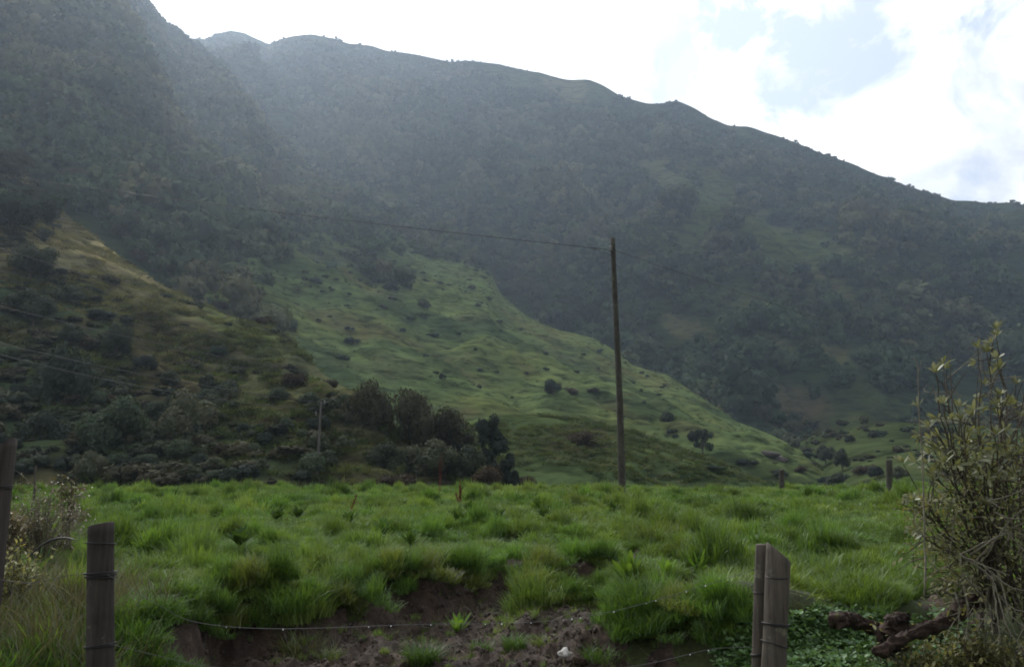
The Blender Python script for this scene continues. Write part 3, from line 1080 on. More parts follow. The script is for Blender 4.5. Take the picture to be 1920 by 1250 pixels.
def tussocks(name, hill, n, smin, smax, it_f):
    V = hill_points(hill, n)
    X, Y = proj(V)
    k = fbm(V[:, :2] / 9, 611, 3) + rng.normal(0, .25, n) > .0
    V, X, Y = V[k], X[k], Y[k]
    n = len(V)
    s = rng.uniform(smin, smax, n)
    rot = np.stack([rng.normal(0, .15, n), rng.normal(0, .15, n), rng.uniform(0, 2 * PI, n)], -1)
    it = np.clip(it_f(V, X, Y) + rng.normal(0, .15, n), 0, 1)
    scatter(name, tp, V - np.array([0, 0, .1]), rot, np.stack([s * 1.3, s * 1.3, s * .8], -1), rng.integers(0, 3, n), it)


tussocks('spur_grass', 'grassy_spur', 15000, .6, 1.5, lambda V, X, Y: .7 * sstep(720, 440, Y) + .1)
tussocks('pasture_grass', 'pasture_hill', 9000, .5, 1.4, lambda V, X, Y: .12 + 0 * Y)
tussocks('hummock_grass', 'hummock', 5000, .5, 1.3, lambda V, X, Y: .1 + 0 * Y)

# low scrub over the spur and the upper pasture
M_scrub = leaf_mat('scrub_leaf', (.016, .026, .014), (.045, .058, .028), (.062, .056, .034), trans=.12, gloss=.01, rough=.6)
sp_ = [crown_proto('scrub', M_scrub, 'bush', 420, .14, 450 + k, (1.1, 1.1, .7)) for k in range(3)]


def scrub(name, hill, n, smin, smax, prob):
    V = hill_points(hill, n)
    X, Y = proj(V)
    k = rng.uniform(0, 1, n) < prob(V, X, Y)
    V = V[k]
    m = len(V)
    s = smin + (smax - smin) * rng.uniform(0, 1, m) ** 2.2
    rot = np.stack([rng.normal(0, .1, m), rng.normal(0, .1, m), rng.uniform(0, 2 * PI, m)], -1)
    scatter(name, sp_, V + np.stack([0 * s, 0 * s, s * .25], -1), rot, np.stack([s * 1.25, s * 1.25, s * rng.uniform(.6, 1.1, m)], -1), rng.integers(0, 3, m), rng.uniform(0, 1, m))


scrub('spur_scrub', 'grassy_spur', 9000, .3, 1.6, lambda V, X, Y: np.clip(.02 + .13 * sstep(640, 800, Y) * sstep(-.1, .5, fbm(V[:, :2] / 16, 88, 3)) + .45 * sstep(-.1, .3, np.maximum(clear_dark(X, Y), blob(X, Y, 40, 400, 80, 80))), 0, 1))
scrub('toe_scrub', 'mountain', 60000, .5, 2.6, lambda V, X, Y: np.where((X > 1380) & (V[:, 1] < 380), np.clip(.25 + .6 * fbm(V[:, :2] / 22, 90, 3), 0, .8), 0))
scrub('pasture_undergrowth', 'pasture_hill', 5000, .4, 1.8, lambda V, X, Y: np.clip(.02 + .5 * sstep(600, 460, Y) * sstep(0, .5, fbm(V[:, :2] / 26, 89, 3)), 0, 1))

# ---- individual trees
bvhs = []
dgv, dgf = [], []
off = 0
for nm in ('mountain', 'wooded_hill', 'pasture_hill', 'hummock', 'grassy_spur'):
    me = HILL[nm]['o'].data
    v = np.zeros(len(me.vertices) * 3)
    me.vertices.foreach_get('co', v)
    f = np.zeros(len(me.loops), int)
    me.loops.foreach_get('vertex_index', f)
    dgv.append(v.reshape(-1, 3))
    dgf.append(f.reshape(-1, 4) + off)
    off += len(me.vertices)
BV = BVHTree.FromPolygons([tuple(a) for a in np.concatenate(dgv)], [tuple(a) for a in np.concatenate(dgf).tolist()])


def on_hill(px, py):
    d = P(px, py, 1.0) - np.array([0, 0, EYE])
    h = BV.ray_cast(Vector((0, 0, EYE)), Vector(d).normalized())
    return None if h[0] is None else np.array(h[0])


def ground_under(x, y):
    h = BV.ray_cast(Vector((x, y, 900)), Vector((0, 0, -1)))
    return -6.0 if h[0] is None else h[0][2]


def make_tree(name, label, cat, kind, mat, n, size, seed, H=2.0, trunk_h=.55, lean=(0, 0), sq=(1, 1, 1), tr=.055, bark=None, group=None, fill=.25):
    """unit tree: crown radius about 1, trunk of trunk_h below it; scaled by its thing"""
    r = np.random.default_rng(seed)
    root = thing(name, label, cat, group=group)
    Ls = lobes_for(kind, r)
    Ls[:, :3] *= np.array(sq)
    cz = trunk_h + .75 * sq[2]
    Ls[:, 2] += cz
    Ls[:, 0] += lean[0] * Ls[:, 2]
    Ls[:, 1] += lean[1] * Ls[:, 2]
    mb = MB()
    leafcloud(mb, Ls, n, size, r, fill=fill, core=.72 if fill < .4 else .5, nr=.45 if fill < .4 else .8)
    mt = MB()
    topz = cz + .1
    pts = spline([(0, 0, -.25), (.02, 0, 0), (lean[0] * topz * .5 + r.normal(0, .03), r.normal(0, .03), topz * .5), (lean[0] * topz, lean[1] * topz, topz)], 9)
    tube(mt, pts, np.linspace(tr * 1.25, tr * .5, 9), 7, rough=.2, seed=seed)
    for q in Ls[:9]:
        s = pts[4 + int(r.integers(0, 4))]
        e = q[:3]
        tube(mt, spline([s, (s + e) / 2 + np.array([0, 0, -.06]), e], 6), np.linspace(tr * .5, tr * .12, 6), 5, cap=False)
    mt.obj('trunk', bark or M_bark, root)
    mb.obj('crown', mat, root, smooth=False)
    return root


def place(root, p, s, rz=None, label=None, group=None, first=[set()]):
    rz = random.uniform(0, 2 * PI) if rz is None else rz
    if root.name not in first[0]:
        first[0].add(root.name)
        root.location = [float(c) for c in p]
        root.rotation_euler = (0, 0, rz)
        root.scale = (s,) * 3 if np.isscalar(s) else s
        if label: root['label'] = label
        if group: root['group'] = group
        return root
    return dup(root, p, rz, s, label, group)


def place_px(root, px, py, wpx, hpx=None, label=None, group=None, D=None, sink=.1, rz=None):
    """stand a tree with its foot at the spot seen at (px, py), crown wpx wide in the photo"""
    if D is None:
        p = on_hill(px, py)
        if p is None: return
    else:
        p = P(px, py, D)
    s = wpx / F * p[1] / 2
    sc = s if hpx is None else (s, s, s * hpx / wpx)
    return place(root, p - np.array([0, 0, sink * s]), sc, label=label, group=group, rz=rz)


tA = make_tree('broadleaf_tree', 'x', 'tree', 'broad', M_tree, 9000, .05, 700, trunk_h=.35)
tA2 = make_tree('broadleaf_tree', 'x', 'tree', 'broad', M_treeG, 9000, .048, 701, trunk_h=.35, sq=(1, 1, 1.1))
tB = make_tree('scrub_tree', 'x', 'tree', 'broad', M_treeB, 7000, .04, 702, trunk_h=.3, sq=(1, 1, 1.1), fill=.5)
tC = make_tree('leaning_tree', 'dark leaning tree at the end of the tree line above the meadow', 'tree', 'lean', M_treeD, 9500, .045, 703, trunk_h=.2, sq=(1.2, 1.2, 1.05), lean=(-.26, 0))
tL = make_tree('lone_tree', 'small dark spreading tree standing alone on the bright green pasture', 'tree', 'flat', M_treeD, 4200, .06, 704, trunk_h=.28, sq=(1, 1, 1.15), tr=.075, fill=.42)
bA = make_tree('round_bush', 'x', 'bush', 'bush', M_tree, 2600, .07, 710, trunk_h=.0, sq=(1, 1, .9))
bB = make_tree('round_bush', 'x', 'bush', 'bush', M_treeG, 2600, .07, 711, trunk_h=.0, sq=(1, 1, .9))
bR = make_tree('reddish_bush', 'x', 'bush', 'bush', M_treeR, 2400, .06, 712, trunk_h=.0, sq=(1, 1, .75), fill=.5)
bD = make_tree('dark_bush', 'x', 'bush', 'bush', M_treeD, 2400, .07, 713, trunk_h=.0, sq=(1, 1, .9))
tE = make_tree('forest_edge_tree', 'x', 'tree', 'broad', M_tree, 1600, .12, 714, trunk_h=.3)

# tree line behind the meadow (foot hidden by the grass): px, foot py, width px, height px, distance
GL = 'trees massed at the foot of the spur'
row = [(tA, -60, 925, 210, 250, 92, 'big dark tree cut by the frame edge beside the tree line'),
       (tA, 45, 925, 170, 255, 88, 'tall dark green tree behind the wooden post at the frame edge'),
       (tA2, 118, 925, 150, 228, 80, 'grey green tree with a pale lumpy top behind the wired post'),
       (tA2, 212, 925, 150, 150, 68, 'low mid green tree in front of the dark tree line'),
       (tA, 270, 925, 120, 130, 72, 'low dark tree between the mid green and the olive topped tree'),
       (tA, 338, 930, 165, 190, 72, 'large round dark tree with an olive top in the tree line'),
       (tA, 440, 925, 100, 120, 76, 'dark bushy tree behind the field just before the thin far pole'),
       (tA2, 515, 925, 110, 125, 78, 'green bushy tree beside the thin far pole'),
       (tA, 570, 800, 80, 100, 92, 'dark upright tree on the spur above the thin far pole'),
       (tB, 690, 930, 130, 195, 76, 'brown topped scrubby tree next to the thin far pole'),
       (tB, 765, 930, 130, 180, 78, 'tallest brown feathery tree in the middle of the scrub'),
       (tB, 835, 930, 120, 150, 78, 'brown scrubby tree beside the dark leaning tree'),
       (tA, 640, 925, 120, 120, 74, 'dark low tree under the brown scrub by the far pole'),
       (tA, 730, 925, 120, 95, 70, 'dark undergrowth tree below the feathery brown scrub'),
       (tA, 805, 925, 120, 100, 71, 'dark thick tree behind the red dock stalks'),
       (tA, 870, 925, 90, 90, 72, 'dark short tree between the dock stalks and the leaning tree')]
row += [(tA, 10, 925, 150, 180, 78, 'dark tree in front of the tall one behind the wooden post'),
        (tA, 85, 925, 130, 150, 70, 'low dark tree behind the dry brown weeds'),
        (tA, 160, 925, 130, 190, 84, 'dark tree between the pale topped tree and the mid green one'),
        (tA, 165, 925, 90, 80, 62, 'small dark tree at the meadow edge right of the dry weeds'),
        (tA, 385, 925, 110, 100, 68, 'low spreading dark tree under the olive topped tree'),
        (tA, 300, 925, 110, 90, 66, 'short dark tree at the foot of the olive topped tree'),
        (tA2, 255, 880, 130, 160, 96, 'grey green tree rising behind the mid green tree'),
        (tA, 60, 840, 150, 170, 108, 'dark tree higher up the spur behind the tall ones'),
        (tA, -20, 800, 150, 170, 116, 'high dark tree on the spur at the frame edge'),
        (tA, 470, 930, 90, 70, 66, 'low dark tree at the meadow edge left of the thin far pole'),
        (tA, 545, 930, 90, 80, 68, 'low dark tree at the foot of the thin far pole')]
for root, px, py, w, h, D, lab in row:
    p = P(px, py, D)
    s = w / F * D / 2
    place(root, (p[0], p[1], p[2] - .3), (s, s, h / F * D / 1.75), label=lab)
p = P(940, 925, 76)
place(tC, p, (2.35, 2.35, 3.35), rz=0)
place_px(bR, 908, 912, 80, 75, 'russet bush at the foot of the dark leaning tree', D=68)
place_px(bR, 752, 912, 90, 50, 'low brown bush behind the meadow edge under the scrub', D=60)
place_px(bR, 985, 912, 60, 40, 'small russet bush right of the leaning tree at the meadow edge', D=85)
place_px(bR, 1085, 835, 75, 55, 'russet bush on the dark side of the hummock')
place_px(tL, 1318, 853, 52, 54, rz=.6)
# pasture singles
for px, py, w, h, root, lab in [
    (1037, 740, 44, 52, bD, 'round dark bush on the pasture left of the tall pole'),
    (1072, 738, 40, 24, bR, 'low reddish bush next to the round dark bush on the pasture'),
    (1110, 735, 36, 18, bR, 'flat brownish bush between the round bush and the tall pole'),
    (1250, 790, 42, 34, bA, 'grey green bush right of the tall pole on the pasture'),
    (1256, 813, 22, 16, bD, 'tiny dark bush below the grey green bush by the pole'),
    (1298, 822, 12, 12, bD, 'tiny dark bush just left of the lone tree'),
    (660, 645, 40, 24, bD, 'dark low bush on the pale band of pasture above the scrub'),
    (590, 532, 34, 24, bD, 'dark bush high on the pasture above the spur crest'),
    (655, 620, 24, 16, bD, 'small dark bush above the low bush on the pale pasture band'),
    (770, 602, 26, 18, bD, 'dark bush at the top of the pale roll of pasture'),
    (815, 632, 28, 14, bD, 'small bush on the edge of the pale roll of pasture'),
    (885, 542, 24, 16, bA, 'dark bush near the pasture crest by the forest'),
    (705, 530, 44, 34, bA, 'larger grey bush among the shrubs on the upper pasture'),
    (735, 545, 40, 26, bD, 'dark bush beside the larger grey bush on the upper pasture'),
    (685, 500, 44, 26, bA, 'grey bush above the larger grey bush on the upper pasture'),
    (795, 575, 40, 24, bA, 'spreading bush above the pale roll of pasture'),
    (755, 622, 14, 14, bD, 'dot-like dark bush on the pale pasture band'),
    (830, 712, 16, 22, bD, 'thin bush stalk on the middle of the green pasture'),
    (545, 620, 40, 40, bB, 'green bush at the crest where spur and pasture meet'),
    (490, 608, 36, 30, bR, 'reddish bush on the spur crest near the green pasture'),
    (415, 580, 44, 34, bR, 'rusty bush on the spur crest above the bright patch'),
    (335, 525, 50, 52, bB, 'green bush behind the upper spur crest'),
    (262, 490, 46, 44, bR, 'brown rounded bush on the upper spur crest'),
    (305, 465, 80, 80, tA, 'dark tree rising behind the upper spur crest'),
    (240, 455, 70, 70, tA, 'dark tree beside the brown bush behind the spur crest'),
    (225, 385, 80, 70, tB, 'brown topped tree high behind the straw coloured grass'),
    (60, 430, 120, 100, tA, 'wide dark tree at the top of the straw coloured grass'),
    (100, 405, 90, 80, tA, 'dark tree at the head of the straw coloured strip'),
    (15, 440, 120, 100, tA, 'dark tree by the frame edge under the spur top'),
    (140, 365, 70, 60, tB, 'brown tree left of the brown topped one behind the straw'),
    (285, 425, 60, 55, tA, 'small dark tree in front of the forest behind the spur crest'),
    (55, 520, 110, 80, tA, 'dark spreading tree halfway down the spur by the frame edge'),
    (130, 565, 80, 55, bA, 'dark bush halfway down the spur above the flat thicket'),
    (20, 340, 120, 70, tB, 'brown tree on the spur top by the frame edge'),
    (75, 360, 80, 60, tA, 'dark tree on the spur top below the brown one'),
    (215, 670, 70, 75, tA, 'dark tree alone on the left part of the spur'),
    (390, 730, 46, 50, bA, 'round dark bush in the middle of the spur slope'),
    (318, 720, 54, 46, bA, 'dark bush left of the round one on the spur slope'),
    (190, 600, 70, 40, bD, 'flat dark thicket above the lone spur tree'),
    (60, 610, 110, 80, tA, 'broad dark tree near the frame edge on the spur'),
    (130, 640, 80, 60, bA, 'dark bush between the broad tree and the lone spur tree'),
    (1520, 862, 36, 30, bD, 'dark bush at the foot of the bright pasture, first of the clump'),
    (1548, 872, 40, 44, tA, 'upright dark tree in the clump below the forest'),
    (1580, 885, 40, 50, tA, 'slim dark tree in the clump below the forest'),
    (1575, 905, 60, 34, bA, 'wide bush under the clump at the meadow edge'),
    (1545, 906, 40, 24, bD, 'small dark bush under the clump at the meadow edge'),
    (1612, 890, 46, 34, bR, 'brownish bush right of the clump'),
    (1645, 895, 40, 36, bD, 'dark bush left of the far fence post'),
    (1685, 895, 46, 36, bA, 'grey bush right of the far fence post'),
    (1500, 885, 36, 24, bR, 'faint brown bush beside the clump'),
    (1460, 890, 44, 20, bA, 'low bush behind the short far post'),
    (1335, 880, 60, 18, bD, 'dark strip of scrub under the lone tree'),
    (1400, 872, 50, 24, bD, 'dark scrub on the slope right of the lone tree'),
    (1595, 830, 26, 26, bD, 'dark bush on the pale slope above the clump'),
    (1490, 838, 30, 24, bA, 'dark bush at the forest edge above the clump'),
    (1745, 830, 36, 30, bD, 'dark bush on the olive slope beside the bare shoot'),
    (1620, 800, 22, 26, tA, 'small upright tree on the olive slope under the forest')]:
    place_px(root, px, py, w, h, lab)

# more bushes over the lower spur, one kind nothing tells apart
GB = 'round bushes scattered over the lower spur'
rr = random.Random(8)
for k in range(130):
    px, py = rr.uniform(-20, 660), rr.uniform(650, 900)
    p = on_hill(px, py)
    if p is None or p[1] > 170: continue
    if px > 150 and rr.random() > sstep(640, 800, np.array(py)) + .18: continue
    if 450 < px < 640 and py < 760 and rr.random() < .5: continue
    w = rr.uniform(26, 68)
    root = rr.choice((bA, bB, bA, bA, bR, bD, bD, bB))
    nm = 'brown' if root is bR else 'dark' if root is bD else 'green'
    place_px(root, px, py + 8, w, w * rr.uniform(.6, 1.0), {'brown': 'brown bush scattered among others on the dry lower spur', 'dark': 'blackish bush scattered among others on the dry lower spur', 'green': 'dull green bush scattered among others on the dry lower spur'}[nm], GB + ', ' + nm)
# small bushes over the green pasture
GP = 'small dark shrubs dotted over the green pasture'
for k in range(46):
    px = rr.uniform(560, 1300)
    lo = np.interp(px, [560, 700, 940, 1150, 1300], [470, 470, 570, 670, 750])
    hi = np.interp(px, [560, 700, 940, 1150, 1300], [600, 680, 740, 800, 850])
    py = lo + (hi - lo) * rr.random() ** 1.7
    p = on_hill(px, py)
    if p is None: continue
    place_px(bD if rr.random() < .6 else bA, px, py, rr.uniform(9, 20), rr.uniform(6, 13), 'small dark shrub dotted over the green pasture', GP)
# trees along the lower edge of the forest beside the pasture crest
GE = 'trees lining the forest edge above the pasture crest'
edge = np.array([(860, 455), (920, 505), (950, 560), (1000, 605), (1060, 632), (1120, 640), (1160, 670), (1200, 695), (1260, 712), (1320, 755), (1390, 800), (1450, 822), (1500, 842)], float)
for k in range(56):
    f = k / 55 * (len(edge) - 1)
    i = min(int(f), len(edge) - 2)
    e = edge[i] + (edge[i + 1] - edge[i]) * (f - i)
    px, py = e[0] + rr.uniform(5, 40), e[1] - rr.uniform(4, 40)
    place_px(tE, px, py, rr.uniform(26, 42), rr.uniform(24, 44), 'dark tree lining the forest edge above the pasture crest', GE)

# rocks on the pasture
def rock(name, label, p, s, mat, seed, cat='rock'):
    a, b = np.meshgrid(np.linspace(0, 2 * PI, 25)[:-1], np.linspace(.02, PI - .02, 14))
    d = np.stack([np.sin(b) * np.cos(a), np.sin(b) * np.sin(a), np.cos(b)], -1).reshape(-1, 3)
    r = 1 + .35 * fbm(d * 1.4 + seed, seed, 4)
    V = d * r[:, None] * np.array(s)
    i = np.arange(13)[:, None] * 24
    j = np.arange(24)[None]
    Q = np.stack([i + j, i + 24 + j, i + 24 + (j + 1) % 24, i + (j + 1) % 24], -1).reshape(-1, 4)
    o = link(name, mk(name, V, Q, mat=mat, smooth=False))
    o.location = [float(c) for c in p]
    return tag(o, label, cat)


for px, py, s, lab in ((1440, 852, (2.4, 1.6, .9), 'grey flat rock on the bright pasture right of the lone tree'), (1462, 862, (2.0, 1.6, .9), 'reddish rock just below the grey flat rock on the pasture')):
    p = on_hill(px, py)
    rock('rock', lab, p, s, M_rock, px)

# ------------------------------------------------------------------ fence posts, wires
def ring(mb, c, r, wr, tilt=(0, 0), n=28, tint=.5, ov=0.0):
    a = np.linspace(0, 2 * PI, n + 1)
    pts = np.stack([c[0] + np.cos(a) * r, c[1] + np.sin(a) * r, c[2] + np.cos(a) * r * tilt[0] + np.sin(a) * r * tilt[1]], -1)
    tube(mb, pts, wr, 5, tint, cap=False)


def post(name, label, bot, top, r0, r1, mat, slant=(0, 0), seed=1, loops=(), n=28):
    """bot/top: axis ends; slant: slope of the sawn top; loops: (height fraction, tilt)"""
    bot, top = np.array(bot, float), np.array(top, float)
    root = thing(name, label, 'fence post', bot)
    mb = MB()
    m = 26
    fr = np.linspace(0, 1, m)
    ax = (top - bot)[None] * fr[:, None]
    a = np.arange(n) / n * 2 * PI
    R = (r0 + (r1 - r0) * fr)[:, None] * (1 + .045 * fbm(np.stack(np.broadcast_arrays(np.cos(a)[None] * 1.3, np.sin(a)[None] * 1.3, fr[:, None] * 3), -1) + seed, seed, 3))
    V = np.stack([ax[:, None, 0] + R * np.cos(a), ax[:, None, 1] + R * np.sin(a), ax[:, None, 2] + 0 * R], -1)
    k = sstep(.55, 1, fr)[:, None] * 1.0
    V[..., 2] += k * (slant[0] * R * np.cos(a) + slant[1] * R * np.sin(a))
    # top: bevel ring and end grain disc
    rim = V[-1].copy()
    cen = rim.mean(0)
    rin = cen + (rim - cen) * .93
    rin[:, 2] += .004
    V = np.concatenate([V.reshape(-1, 3), rin, [cen + np.array([0, 0, .005])]])
    i = np.arange(m)[:, None] * n
    j = np.arange(n)[None]
    Q = np.stack([i + j, i + (j + 1) % n, i + n + (j + 1) % n, i + n + j], -1).reshape(-1, 4)
    c = len(V) - 1
    T = [(c, m * n + q, m * n + (q + 1) % n) for q in range(n)]
    mb.add(V, Q, T)
    mb.obj('post_body', mat, root)
    for (f, tilt, rr_, nw) in loops:
        mw = MB()
        for q in range(nw):
            cc_ = (top - bot) * f + np.array([0, 0, (q - (nw - 1) / 2) * .009])
            ring(mw, cc_, (r0 + (r1 - r0) * f) * rr_ + .002 * q, .0035, (tilt[0] + .06 * (q % 2), tilt[1]))
        mw.obj('wire_loop', M_rust, root)
    return root


DF = 5.0
bl = P(187, 1395, DF); tl = P(189, 983, DF)
post('fence_post', 'dark weathered fence post with loose wire loops in the tall grass', bl, tl, .078, .072, M_post, slant=(.22, -.05), seed=3,
     loops=((.912, (-.03, -.1), 1.16, 1), (.765, (.0, -.05), 1.12, 4), (.44, (.08, -.1), 1.08, 2)))
mbk = MB()
b1 = P(1416, 1400, 5.1); t1 = P(1428, 1021, 5.1)
post('fence_post', 'slim straight post with a flat sawn top in the pair of posts', b1, t1, .036, .036, M_post2, seed=5, loops=((.76, (.0, .05), 1.12, 1), (.45, (.1, -.1), 1.15, 2)))
b2 = P(1446, 1400, 4.95); t2 = P(1459, 1034, 4.95)
post('fence_post', 'thicker post with a slanted sawn top in the pair of posts', b2, t2, .073, .064, M_post2, slant=(-.85, .1), seed=7,
     loops=((.87, (.02, .05), 1.03, 1), (.62, (-.15, -.1), 1.1, 2), (.52, (-.3, -.1), 1.12, 1)))
b3 = P(-48, 1330, 5.6); t3 = P(-1, 853, 5.6)
post('fence_post', 'tall leaning post with a slanted top cut by the frame edge', b3, t3, .10, .092, M_post, slant=(1.3, -.1), seed=9, loops=((.865, (.05, 0), 1.06, 2),))
p = P(1667, 918, 31); p[2] = field_z(p[0], 31) - .1
post('fence_post', 'grey far fence post at the back edge of the meadow near the leafy shrub', p, P(1667, 862, 31), .12, .11, M_pole, seed=11, loops=((.8, (0, 0), 1.05, 1),))
p = P(1466, 918, 34); p[2] = field_z(p[0], 34) - .1
post('fence_post', 'short brown far fence post on the meadow skyline behind the pair of posts', p, P(1465, 880, 34), .11, .10, M_pole, slant=(.3, 0), seed=12)
p = P(67, 915, 22); p[2] = field_z(p[0], 22) - .1
post('fence_post', 'small pale stake among the dry brown weeds', p, P(67, 874, 22), .03, .028, M_post2, seed=14)

uvs = None


def drop(parent, p, r):
    a, b = np.meshgrid(np.linspace(0, 2 * PI, 11)[:-1], np.linspace(.05, PI - .05, 7))
    d = np.stack([np.sin(b) * np.cos(a), np.sin(b) * np.sin(a), np.cos(b) * 1.15], -1).reshape(-1, 3) * r
    i = np.arange(6)[:, None] * 10
    j = np.arange(10)[None]
    Q = np.stack([i + j, i + 10 + j, i + 10 + (j + 1) % 10, i + (j + 1) % 10], -1).reshape(-1, 4)
    o = link('water_drop', mk('water_drop', d, Q, mat=M_drop), parent)
    o.location = [float(c) for c in p]


def wire(label, ctrl, r=.0013, drops=(), mat=None, n=60):
    pts = spline(ctrl, n)
    root = thing('fence_wire', label, 'wire')
    mb = MB()
    tube(mb, pts, r, 5)
    mb.obj('strand', mat or M_wire, root)
    for f in drops:
        q = pts[min(max(int((f + random.uniform(-.02, .02)) * n), 0), n - 1)]
        drop(root, q - np.array([0, 0, r + .003]), random.uniform(.0018, .0042))
    return root


wire('slack wire hung with water drops across the bare soil', [P(200, 1075, 4.93), P(300, 1135, 4.96), P(370, 1166, 5), P(520, 1178, 5), P(780, 1170, 5), P(990, 1166, 5), P(1110, 1153, 5), P(1210, 1130, 5), P(1330, 1094, 5), P(1418, 1066, 5.02)],
     drops=[.30, .345, .40, .44, .46, .505, .53, .56, .60, .64, .655, .70, .72, .76, .785, .80, .85, .87, .89])
wire('low wire running to the foot of the slim post', [P(206, 1207, 4.93), P(420, 1252, 5), P(760, 1275, 5), P(1000, 1268, 5), P(1200, 1246, 5), P(1330, 1217, 5), P(1416, 1212, 5.02)], drops=[.77, .85])
wire('wire leaving the thicker post towards the vines and shrub', [P(1472, 1104, 4.95), P(1500, 1112, 4.95), P(1640, 1150, 5), P(1800, 1180, 5), P(2100, 1200, 5)], r=.0014, mat=M_rust)
wire('wire from the dark post to the tall leaning post', [P(170, 1074, 4.95), P(132, 1078, 5), P(60, 1092, 5.2), P(-10, 1085, 5.5)], r=.0016, mat=M_rust)
# twisted wire ends
# ------------------------------------------------------------------ utility poles and cables
def pole(label, bx, by, bD, tx, ty, r0, r1, mat, ins):
    bot, top = P(bx, by, bD), P(tx, ty, bD)
    bot = np.array(bot); bot[2] -= .6
    root = thing('utility_pole', label, 'utility pole', bot)
    mb = MB()
    m = 30
    f = np.linspace(0, 1, m)
    pts = (top - bot)[None] * f[:, None]
    pts[:, 0] += .03 * np.sin(f * 5)
    tube(mb, pts, r0 + (r1 - r0) * f, 14, rough=.04, seed=3)
    mb.obj('pole_shaft', mat, root)
    for (f, dx, dz) in ins:
        mi = MB()
        c = (top - bot) * f + np.array([dx, -.02, 0])
        zz = np.array([-.10, -.07, -.03, 0, .03, .07, .10])
        tube(mi, np.stack([0 * zz + c[0], 0 * zz + c[1] - .05, zz * dz + c[2]], -1), [.03, .06, .06, .035, .06, .06, .03], 10)
        mi.obj('insulator', M_porc, root)
        mk_ = MB()
        tube(mk_, np.array([[0 + (top - bot)[0] * f, 0, c[2]], [c[0], c[1] - .05, c[2]]]), [.014, .014], 6)
        mk_.obj('insulator_bracket', M_rust, root)
    return top, bot


topA, botA = pole('tall dark wooden utility pole standing at the back of the meadow', 1166, 912, 29, 1150.5, 446, .135, .085, M_pole, [(.955, -.12, 1.0)])
topB, botB = pole('thin pale utility pole standing before the dark tree line', 592, 905, 64, 603, 752, .11, .08, M_pole2, [(.985, .25, 1.6), (.86, -.35, 1.6)])


def cable(label, a, b, sag, r, n=50, extra=None):
    a, b = np.array(a), np.array(b)
    f = np.linspace(0, 1, n)
    pts = a + (b - a) * f[:, None]
    pts[:, 2] -= sag * 4 * f * (1 - f)
    mb = MB()
    tube(mb, pts, r, 5)
    if extra is not None:
        tube(mb, spline(extra, 12), r * .8, 5)
    o = mb.obj('power_cable', M_cable)
    return tag(o, label, 'cable')


cable('long dark cable sloping up from the tall pole across the hillside', P(1151, 469, 28.9), P(-420, 262, 50), .35, .014,
      extra=[P(1085, 462, 29.8), P(1115, 466, 29.4), P(1138, 476, 29.0), P(1150, 479, 28.9)])
cable('dark cable falling away behind the tall pole over the forest', P(1153, 470, 29), P(2000, 735, 70), .25, .013)
cable('upper of the two cables running to the thin pale pole', P(-150, 606, 50), P(604, 755, 64), .5, .026)
cable('lower of the two cables running to the thin pale pole', P(-150, 622, 50), P(598, 768, 64), .8, .026)
cable('faint high cable over the straw coloured grass', P(-150, 415, 60), P(640, 650, 125), .6, .022)
cable('faint middle cable crossing the spur above the lone dark tree', P(-150, 535, 60), P(600, 700, 105), .6, .022)

# ------------------------------------------------------------------ foreground plants
def leaf(mb, base, dirv, up, Ln, Wd, curl, tint):
    """one lance-shaped leaf, folded along its midrib and curling down"""
    d = np.asarray(dirv, float); d = d / (np.linalg.norm(d) + 1e-9)
    s = np.cross(d, up); s = s / (np.linalg.norm(s) + 1e-9)
    n = np.cross(s, d)
    V = []
    for f, w in ((0, .12), (.3, .85), (.62, 1.0), (.85, .6), (1, .02)):
        c = base + d * Ln * f - np.array([0, 0, 1]) * curl * Ln * f * f
        V += [c - s * Wd * .5 * w + n * Wd * .13 * w, c, c + s * Wd * .5 * w + n * Wd * .13 * w]
    Q = []
    for k in range(4):
        b = k * 3
        Q += [(b, b + 1, b + 4, b + 3), (b + 1, b + 2, b + 5, b + 4)]
    mb.add(V, Q, None, tint)


def rosette(mb, p, axis, n, Ln, Wd, r, spread=.9, curl=.15, tint=(.3, 1)):
    axis = np.asarray(axis, float) / np.linalg.norm(axis)
    u = np.cross(axis, [0.3, .5, .81]); u /= np.linalg.norm(u)
    v = np.cross(axis, u)
    for k in range(n):
        a = k * 2.4 + r.uniform(-.3, .3)
        sp = spread * (.35 + .9 * k / n) * r.uniform(.8, 1.2)
        d = axis * math.cos(sp) + (u * math.cos(a) + v * math.sin(a)) * math.sin(sp)
        leaf(mb, np.asarray(p) + d * .01, d, axis + .01, Ln * r.uniform(.7, 1.2), Wd * r.uniform(.8, 1.2), curl * r.uniform(0, 1.5), r.uniform(*tint))


def weed(label, px, py, D, n, Ln, Wd, seed, mat, spread=.75, name='leafy_weed', group=None, z=None):
    r = np.random.default_rng(seed)
    p = P(px, py, D)
    z = field_z(p[0], p[1]) if z is None else z
    root = thing(name, label, 'weed', (p[0], p[1], z), group=group)
    mb = MB()
    rosette(mb, (0, 0, .0), (0, -.1, 1), n, Ln, Wd, r, spread=spread, curl=.16, tint=(.1, 1))
    mb.obj('leaves', mat, root)
    ms = MB()
    tube(ms, spline([(0, 0, -.05), (0, 0, .04), (.01, -.01, Ln * .5)], 6), np.linspace(.012, .004, 6), 6)
    ms.obj('stem', M_twigd, root)
    return root


def on_field(px, py, lift=0.0):
    """distance at which the line of sight through (px, py) meets the field"""
    d = P(px, py, 1.0) - np.array([0, 0, EYE])
    D = np.arange(4.6, 45, .02)
    z = EYE + d[2] * D
    g = field_z(d[0] * D, D) + lift
    k = np.nonzero(z <= g)[0]
    return float(D[k[0]]) if len(k) else 38.0


